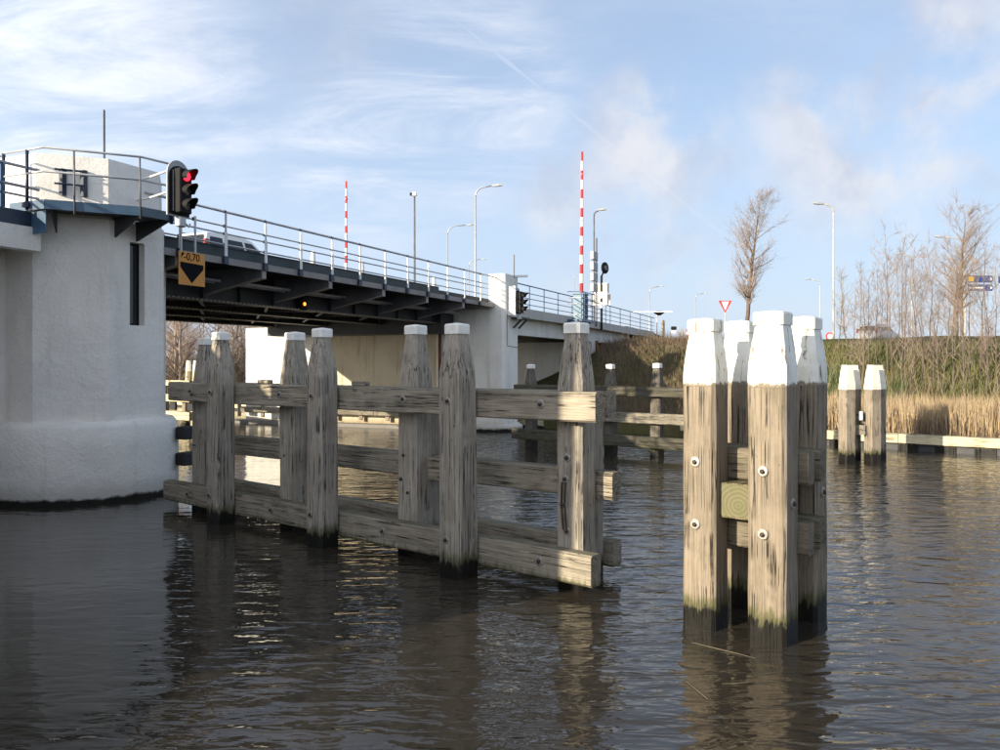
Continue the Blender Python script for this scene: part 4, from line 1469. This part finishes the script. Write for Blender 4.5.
# blue direction boards on poles at right
bp = W(967, 290, 56)
th = Thing('direction_sign', 'two blue direction boards with a yellow field beside the bare tree at right', 'sign', WLD, (bp.x, bp.y, 4.4))
th.part('post', MB().tube([(bp.x - .05, bp.y + .1, 4.2), (bp.x - .05, bp.y + .1, W(0, 274, 56).z)], .07, 8), 'galv')
for (a, b_) in ((275.5, 282.5), (284.5, 291)):
    z1, z0_ = W(0, a, 56).z, W(0, b_, 56).z
    x0, x1 = W(968, 0, 56).x, W(992, 0, 56).x
    bd = th.part('board', MB().rings([[(x0, bp.y, z0_), (x1, bp.y, z0_), (x1 + .14, bp.y, (z0_ + z1) / 2), (x1, bp.y, z1), (x0, bp.y, z1)],
                                      [(x0, bp.y + .04, z0_), (x1, bp.y + .04, z0_), (x1 + .14, bp.y + .04, (z0_ + z1) / 2), (x1, bp.y + .04, z1), (x0, bp.y + .04, z1)]]), 'sign_blue')
    if a < 280:
        th.part('yellow_field', MB().box(x0 + .04, x0 + .40, bp.y - .006, bp.y - .001, z0_ + .08, z1 - .08), 'sign_yellow', bd)
    else:
        th.part('text_line', MB().box(x0 + .10, x0 + 1.05, bp.y - .006, bp.y - .001, (z0_ + z1) / 2 - .05, (z0_ + z1) / 2 + .05), 'sign_white', bd)
    th.part('arrow', MB().add([(x1 - .12, bp.y - .006, z0_ + .12), (x1 + .06, bp.y - .006, (z0_ + z1) / 2), (x1 - .12, bp.y - .006, z1 - .12), (x1 - .12, bp.y - .002, z0_ + .12), (x1 + .06, bp.y - .002, (z0_ + z1) / 2), (x1 - .12, bp.y - .002, z1 - .12)],
                                 [(0, 1, 2), (5, 4, 3), (0, 3, 4, 1), (1, 4, 5, 2), (2, 5, 3, 0)]), 'sign_white', bd)
bp = W(1002, 290, 56)
th = Thing('direction_sign', 'blue direction board cut by the right edge of the picture', 'sign', WLD, (bp.x, bp.y, 4.4))
th.part('post', MB().tube([(bp.x + .5, bp.y + .1, 4.2), (bp.x + .5, bp.y + .1, W(0, 274, 56).z)], .07, 8), 'galv')
th.part('board', MB().box(W(998.5, 0, 56).x, W(1022, 0, 56).x, bp.y, bp.y + .04, W(0, 283, 56).z, W(0, 276, 56).z), 'sign_blue')


# ------------------------------------------------------------------ cars
def car(pos, ang, paint, label, L=4.1, Wd=1.70, H=1.46, wagon=True):
    th = Thing('car', label, 'car', Frame(pos, ang), (0, 0, 0))
    hw = Wd / 2
    # lower body: lofted sections front to back (x forward)
    st = [(-.50, .34, .70, .80), (-.47, .26, .90, .93), (-.36, .20, .98, 1.0), (-.1, .18, .97, 1.0), (.18, .18, .93, 1.0), (.24, .18, .90, 1.0), (.40, .20, .78, .97), (.475, .24, .66, .88), (.50, .32, .55, .74)]
    rs = []
    for fx, zb, zt_, kw in st:
        x = fx * L
        w = hw * kw
        rs.append([(x, -w * .92, zb), (x, w * .92, zb), (x, w, zb + .18), (x, w * 1.0, (zb + zt_) / 2 + .05), (x, w * .95, zt_), (x, -w * .95, zt_), (x, -w, (zb + zt_) / 2 + .05), (x, -w, zb + .18)])
    th.part('body', MB().rings(rs), paint, smooth=False)
    # greenhouse
    gx = [(-.475, .92, .92), (-.42, H - .05, .78), (-.30, H, .76), (.02, H - .01, .76), (.10, H - .08, .77), (.245, .90, .93)]
    base = [(-.47, .90), (.25, .88)]
    rs = []
    for fx, zt_, kw in gx:
        x = fx * L
        wb, wtp = hw * .93, hw * kw
        zb = .93
        rs.append([(x, -wb, min(zb, zt_ - .01)), (x, wb, min(zb, zt_ - .01)), (x, wtp, zt_), (x, -wtp, zt_)])
    cabn = th.part('cabin', MB().rings(rs), paint)
    def side(fx0, fx1, fx2, fx3, s):
        """window panel standing just proud of the cabin side"""
        zb, zt2 = .97, H - .17
        k0, k1 = hw * .93, hw * .765
        f = lambda z: (k0 + (k1 - k0) * (z - .93) / (H - .93)) + .012
        p = [(fx0 * L, s * f(zb), zb), (fx1 * L, s * f(zb), zb), (fx2 * L, s * f(zt2), zt2), (fx3 * L, s * f(zt2), zt2)]
        q = [(a, b - s * .02, c) for a, b, c in p]
        return MB().rings([p, q] if s < 0 else [q, p])
    for s in (-1, 1):
        for a in ((-.225, -.02, -.03, -.225), (.01, .195, .085, .0), (-.425, -.265, -.265, -.395)):
            th.part('window', side(*a, s), 'glass_dark', cabn)
        for fx in (-.31, .31):
            wh = th.part('wheel', MB().lathe((fx * L, s * (hw - .20), .31), [(.31, 0), (.315, .05), (.315, .17), (.29, .205)], 20, (0, s, 0)), 'tyre')
            th.part('rim', MB().lathe((fx * L, s * (hw + .004), .31), [(.20, 0), (.19, .012), (.05, .02)], 14, (0, s, 0)), 'galv', wh)
        th.part('tail_light', MB().cbox(-.492 * L, -.445 * L, s * hw * .93 - .09, s * hw * .93 + .03, .80, 1.15, .02), 'tail_red')
        th.part('headlight', MB().cbox(.44 * L, .488 * L, s * hw * .74 - .14, s * hw * .74 + .14, .56, .70, .03), 'board_grey')
    # windscreen and rear window
    th.part('windscreen', MB().add([(.105 * L, -hw * .70, H - .10), (.105 * L, hw * .70, H - .10), (.238 * L, hw * .84, .94), (.238 * L, -hw * .84, .94),
                                    (.118 * L, -hw * .70, H - .085), (.118 * L, hw * .70, H - .085), (.251 * L, hw * .84, .955), (.251 * L, -hw * .84, .955)],
                                   [(0, 1, 2, 3), (7, 6, 5, 4), (0, 4, 5, 1), (1, 5, 6, 2), (2, 6, 7, 3), (3, 7, 4, 0)]), 'glass_dark', cabn)
    th.part('rear_window', MB().add([(-.432 * L, -hw * .68, H - .13), (-.432 * L, hw * .68, H - .13), (-.470 * L, hw * .78, 1.0), (-.470 * L, -hw * .78, 1.0),
                                     (-.446 * L, -hw * .68, H - .13), (-.446 * L, hw * .68, H - .13), (-.482 * L, hw * .78, 1.0), (-.482 * L, -hw * .78, 1.0)],
                                    [(3, 2, 1, 0), (4, 5, 6, 7), (1, 5, 4, 0), (2, 6, 5, 1), (3, 7, 6, 2), (0, 4, 7, 3)]), 'glass_dark', cabn)
    th.part('roof_rail', MB().tube([(-.40 * L, -hw * .70, H + .03), (.05 * L, -hw * .70, H + .03)], .018, 6).tube([(-.40 * L, hw * .70, H + .03), (.05 * L, hw * .70, H + .03)], .018, 6), 'black_matte', cabn)
    return th


cu1 = bpix(229, 240, 5.6)
car(BRG.m @ Vector((cu1.x, 5.6, 5.925)), BRG.a, 'car_pearl', 'silver car driving over the bridge, behind the railing at left', L=4.1)
c2_ = W(879, 340, 66)
car((c2_.x, c2_.y, terrain_h(c2_.x, c2_.y) + .125), math.atan2(.62, .78), 'car_silver', 'silver estate car on the road at the top of the grass bank', L=4.4)

# ------------------------------------------------------------------ brick block added out of view at left to throw shade on the fender
HB = Frame(BRG.m @ Vector((0, 0, 0)), BRG.a)
hy0, hy1 = -5.4, -.6      # across
hu0, hu1 = -3.0, 2.5
yo = 1.6
hb = Thing('shade_block', 'added brick block out of view on the near bank, shading the fender', 'building', BRG, ((hu0 + hu1) / 2, -2, 1.2))
Y0, Y1 = -4.3, -.4
hb.part('wall', MB().box(hu0, hu1, Y0, Y1, 1.0, 8.05), 'brick_plain')
hb.part('roof', MB().box(hu0 - .15, hu1 + .15, Y0 - .15, Y1 + .15, 8.052, 8.25), 'roof_tile')
for zz in (2.2, 5.2):
    for u in (-2.2, -.6, 1.0):
        wd = hb.part('window', MB().box(u, u + .9, Y0 - .05, Y0 - .002, zz, zz + 1.4), 'sign_white')
        hb.part('pane', MB().box(u + .08, u + .82, Y0 - .062, Y0 - .051, zz + .08, zz + 1.32), 'glass_dark', wd)

# sticks afloat by the dolphin
for (pts, lab) in ((((692, 643), (712, 648), (737, 654), (756, 659)), 'long thin reed stem floating in front of the big dolphin'),
                   (((722, 684.5), (735, 684), (748, 683)), 'short pale reed floating below the dolphin'),
                   (((686, 682), (697, 691), (708, 700)), 'thin reed floating slantwise left of the short one')):
    P = [G(x, y) for x, y in pts]
    mb = MB().tube([(q.x - P[0].x, q.y - P[0].y, .006) for q in P], [.003, .0045, .004, .002][:len(P)], 5)
    single('floating_reed', mb, 'stick', lab, 'reed', frame=Frame(P[0], 0))

# ------------------------------------------------------------------ vegetation
def bank_pt(px, c):
    """point on the far bank seen in photo column px, c metres behind the revetment"""
    tx_ = (px - 500) / FPX
    Z = (C0 + c) / (M2.x * tx_ + M2.y)
    X = tx_ * Z
    return Vector((X, Z, terrain_h(X, Z)))


def grow(rg, base, H, r0, spread=.45, n_br=26, up=.75, first=.22, bend=.05, twigs=5, sub=4, crown_shape='dome', lean=(0, 0), tw_len=.45):
    """bare winter tree: leader, limbs, branches and twigs as thin tapered tubes"""
    tr, cr = MB(), MB()
    pts, rad = [], []
    p = Vector(base)
    n = 10
    for k in range(n + 1):
        t = k / n
        pts.append(p.copy())
        rad.append(max(r0 * (1 - t) ** .9, .006))
        p += Vector((lean[0] + rg.gauss(0, bend), lean[1] + rg.gauss(0, bend), 1)).normalized() * H / n
    pts[0].z -= .25
    tr.tube(pts, rad, 6)
    def along(t):
        f = t * n
        i = min(int(f), n - 1)
        return pts[i].lerp(pts[i + 1], f - i), rad[i] + (rad[i + 1] - rad[i]) * (f - i)
    for b in range(n_br):
        t = first + (1 - first) * ((b + rg.random()) / n_br) ** 1.2
        t = min(t, .985)
        o, rr0 = along(t)
        if crown_shape == 'dome':
            q = (t - first) / (1 - first)
            L = H * spread * (.35 + .9 * math.sin(math.pi * (q * .8 + .12))) * (1 - .40 * q)
        else:
            L = H * spread * (1 - .75 * t)
        L *= rg.uniform(.65, 1.15)
        a = rg.uniform(0, 2 * math.pi)
        d = Vector((math.cos(a), math.sin(a), up * rg.uniform(.55, 1.3))).normalized()
        m = 5
        bp_, br_ = [o], [max(min(rr0 * .55, r0 * .4), .007)]
        q = o.copy()
        for k in range(m):
            d = (d + Vector((rg.gauss(0, .16), rg.gauss(0, .16), .10 + rg.gauss(0, .10)))).normalized()
            q = q + d * L / m
            bp_.append(q.copy())
            br_.append(max(br_[0] * (1 - (k + 1) / m), .0035))
        cr.tube(bp_, br_, 4, cap=False)
        for s_ in range(sub):
            f = rg.uniform(.2, .97) * m
            i = min(int(f), m - 1)
            so = bp_[i].lerp(bp_[i + 1], f - i)
            sd_ = (d + Vector((rg.gauss(0, .6), rg.gauss(0, .6), rg.gauss(.25, .4)))).normalized()
            sl = L * rg.uniform(.25, .5)
            e1 = so + sd_ * sl * .5
            e2 = e1 + (sd_ + Vector((rg.gauss(0, .25), rg.gauss(0, .25), .2))).normalized() * sl * .5
            cr.tube([so, e1, e2], [max(br_[i] * .5, .005), .0042, .0025], 3, cap=False)
            for w_ in range(twigs):
                to = so.lerp(e1, rg.random()) if rg.random() < .5 else e1.lerp(e2, rg.random())
                td = (sd_ + Vector((rg.gauss(0, .7), rg.gauss(0, .7), rg.gauss(.2, .5)))).normalized()
                cr.tube([to, to + td * min(tw_len, L * .45) * rg.uniform(.4, 1.1)], [.0042, .0022], 3, cap=False)
    return tr, cr


def tree(name, label, rg, base, H, r0, bark, twig, group=None, cat='tree', **kw):
    th = Thing(name, label, cat, WLD, base, group)
    tr, cr = grow(rg, base, H, r0, **kw)
    th.part('trunk', tr, bark, smooth=True)
    th.part('crown', cr, twig)
    return th


rg = random.Random(11)
# the tall bare tree behind the dolphin
bt = W(745, 345, 54)
bt.z = terrain_h(bt.x, bt.y)
tree('bare_tree', 'tall bare tree with ascending reddish branches behind the big dolphin', rg, bt, W(0, 199, 54).z - bt.z, .17, 'bark_red', 'twig',
     spread=.25, n_br=52, up=1.0, first=.26, twigs=8, sub=8, lean=(.10, 0), bend=.03, tw_len=.7)
# the large double tree at right
bt = W(955, 345, 44)
bt.z = terrain_h(bt.x, bt.y)
tree('bare_tree', 'large bare tree with forked trunk beside the blue direction boards', rg, bt, W(0, 212, 44).z - bt.z, .15, 'bark_grey', 'twig',
     spread=.34, n_br=44, up=1.0, first=.20, twigs=7, sub=6, lean=(.05, 0), bend=.06, tw_len=.6)
bt = W(962, 352, 43)
bt.z = terrain_h(bt.x, bt.y)
tree('bare_tree', 'slender bare tree standing right against the large forked tree', rg, bt, W(0, 238, 43).z - bt.z, .10, 'bark_grey', 'twig',
     spread=.30, n_br=30, up=1.0, first=.2, twigs=6, sub=5, lean=(.02, 0), bend=.05, tw_len=.5)
# saplings on the bank
sap = [(847, 272, 9), (858, 266, 7), (868, 282, 8), (893, 236, 6.5), (899, 262, 9), (905, 250, 7), (917, 256, 8.5), (921, 272, 7), (930, 262, 10), (940, 248, 6),
       (947, 268, 9), (972, 262, 6.5), (981, 258, 8), (990, 250, 7), (998, 266, 6), (1008, 252, 7.5), (1020, 262, 6), (880, 288, 10), (912, 284, 6), (934, 290, 7),
       (838, 296, 10), (852, 300, 7), (965, 280, 5.8), (986, 290, 6), (1034, 256, 7), (888, 262, 8), (876, 268, 7.6), (926, 246, 6.2), (953, 256, 6.8), (902, 240, 6.0),
       (863, 290, 6.4), (943, 276, 6.2)]
for k, (px, pt, c) in enumerate(sap):
    p = bank_pt(px, c)
    H = (HOR - pt) / FPX * p.y + CAMH - p.z
    tree('sapling', 'slim bare sapling among the thicket on the grass bank', rg, p, H, rg.uniform(.022, .042), 'bark_grey' if k % 3 else 'bark_red', 'twig' if k % 4 else 'twig_pale',
         group='bare saplings on the bank', spread=.30, n_br=rg.randint(13, 19), up=1.5, first=.18, twigs=3, sub=4, bend=.07, lean=(rg.gauss(0, .05), 0), tw_len=.42)


def blades(rg, pts, hmin, hmax, w, lean=.25, segs=2):
    mb = MB()
    V, F = [], []
    for p in pts:
        h = rg.uniform(hmin, hmax)
        a = rg.uniform(0, 2 * math.pi)
        la, lm = rg.uniform(0, 2 * math.pi), abs(rg.gauss(0, lean)) * h
        dx, dy = math.cos(a) * w / 2, math.sin(a) * w / 2
        b = len(V)
        mx, my = p[0] + math.cos(la) * lm * .35, p[1] + math.sin(la) * lm * .35
        tx_, ty_ = p[0] + math.cos(la) * lm, p[1] + math.sin(la) * lm
        V += [(p[0] - dx, p[1] - dy, p[2] - .04), (p[0] + dx, p[1] + dy, p[2] - .04), (mx + dx * .8, my + dy * .8, p[2] + h * .55), (mx - dx * .8, my - dy * .8, p[2] + h * .55), (tx_, ty_, p[2] + h)]
        F += [(b, b + 1, b + 2, b + 3), (b + 3, b + 2, b + 4)]
    mb.add(V, F)
    return mb


def bank_samples(rg, n, px0, px1, c0, c1, dens=None):
    out = []
    while len(out) < n:
        px = rg.uniform(px0, px1)
        c = rg.uniform(c0, c1)
        p = bank_pt(px, c)
        if dens and rg.random() > dens(p, px, c):
            continue
        out.append(p)
    return out


clump = lambda p, px, c: .25 + .75 * max(0, min(1, .5 + 1.3 * mnoise.noise((p.x * .55, p.y * .55, 0))))
single('dry_reeds', blades(rg, bank_samples(rg, 15000, 690, 1080, .25, 3.6, clump), .55, 1.45, .020, .20), 'straw', 'dry tan reeds along the foot of the bank', 'reeds', kind='stuff')
single('dark_reeds', blades(rg, bank_samples(rg, 7000, 690, 1080, .2, 3.4, clump), .25, .8, .022, .45), 'straw_dark', 'tangle of low brown stems at the foot of the reeds', 'reeds', kind='stuff')
single('bank_grass', blades(rg, bank_samples(rg, 24000, 640, 1080, 3.0, 10.5), .08, .28, .026, .5), 'grass', 'rough olive grass on the slope of the bank', 'grass', kind='stuff')
single('fresh_grass', blades(rg, bank_samples(rg, 5000, 818, 905, 3.2, 8, lambda p, px, c: 1 if mnoise.noise((p.x * .8, p.y * .8, 5)) > .05 else .05), .15, .45, .03, .5), 'grass_lush', 'patches of fresh green herbs on the lower slope', 'grass', kind='stuff')
# brush: thin bare shoots on the lower slope
def shoots(rg, pts, hmin, hmax, r=.009):
    mb = MB()
    for p in pts:
        h = rg.uniform(hmin, hmax)
        q = Vector(p)
        d = Vector((rg.gauss(0, .25), rg.gauss(0, .25), 1)).normalized()
        m1 = q + d * h * .5
        m2 = m1 + (d + Vector((rg.gauss(0, .2), rg.gauss(0, .2), .1))).normalized() * h * .5
        mb.tube([q - Vector((0, 0, .1)), m1, m2], [r, r * .7, r * .25], 3, cap=False)
        for k in range(4):
            o = q.lerp(m1, rg.uniform(.3, 1)) if k < 2 else m1.lerp(m2, rg.uniform(0, .8))
            dd = (d + Vector((rg.gauss(0, .55), rg.gauss(0, .55), rg.gauss(.1, .3)))).normalized()
            mb.tube([o, o + dd * h * rg.uniform(.2, .45)], [r * .5, r * .2], 3, cap=False)
    return mb


single('brushwood', shoots(rg, bank_samples(rg, 260, 885, 1080, 3.2, 6.0), .3, .9), 'brush_dark', 'dense dark brushwood on the lower slope of the bank', 'brushwood', kind='stuff')
single('pale_shoots', shoots(rg, bank_samples(rg, 110, 822, 1080, 2.8, 7.0), .8, 2.3, .010), 'twig_pale', 'pale bare shoots rising out of the reeds', 'shoots', kind='stuff')
# shaded slope beside the end of the approach span
def emb_samples(rg, n):
    out = []
    while len(out) < n:
        px = rg.uniform(598, 722)
        c = rg.uniform(.5, 26)
        p = bank_pt(px, c)
        if p.z < 4.7:
            out.append(p)
    return out
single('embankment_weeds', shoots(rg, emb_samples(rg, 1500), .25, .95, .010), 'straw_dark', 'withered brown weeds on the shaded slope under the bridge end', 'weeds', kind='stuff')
single('embankment_grass', blades(rg, emb_samples(rg, 14000), .12, .5, .03, .5), 'straw_dark', 'rough withered grass on the slope beside the bridge end, coloured dark for shade', 'grass', kind='stuff')  # dark straw colour stands in for the bridge's shade on this slope
# wood behind the bridge at left
wm_t, wm_c = MB(), MB()
for k in range(30):
    px = rg.uniform(150, 262)
    Z = rg.uniform(62, 92)
    p = W(px, 366, Z)
    p.z = terrain_h(p.x, p.y)
    a, b_ = grow(rg, p, rg.uniform(6, 11), rg.uniform(.10, .2), spread=.36, n_br=30, up=.7, first=.10, twigs=4, sub=5, bend=.10, tw_len=.9)
    wm_c.add(a.v, a.f)
    wm_c.add(b_.v, b_.f)
single('bare_woodland', wm_c, 'twig', 'bare brown wood seen under the bridge beside the white pier', 'woodland', kind='stuff')
ug = []
for k in range(1500):
    p = W(rg.uniform(150, 270), 366, rg.uniform(60, 80))
    p.z = terrain_h(p.x, p.y)
    ug.append(p)
single('undergrowth', shoots(rg, ug, 1.2, 3.6, .02), 'brush_dark', 'dark undergrowth below the bare wood behind the bridge', 'undergrowth', kind='stuff')
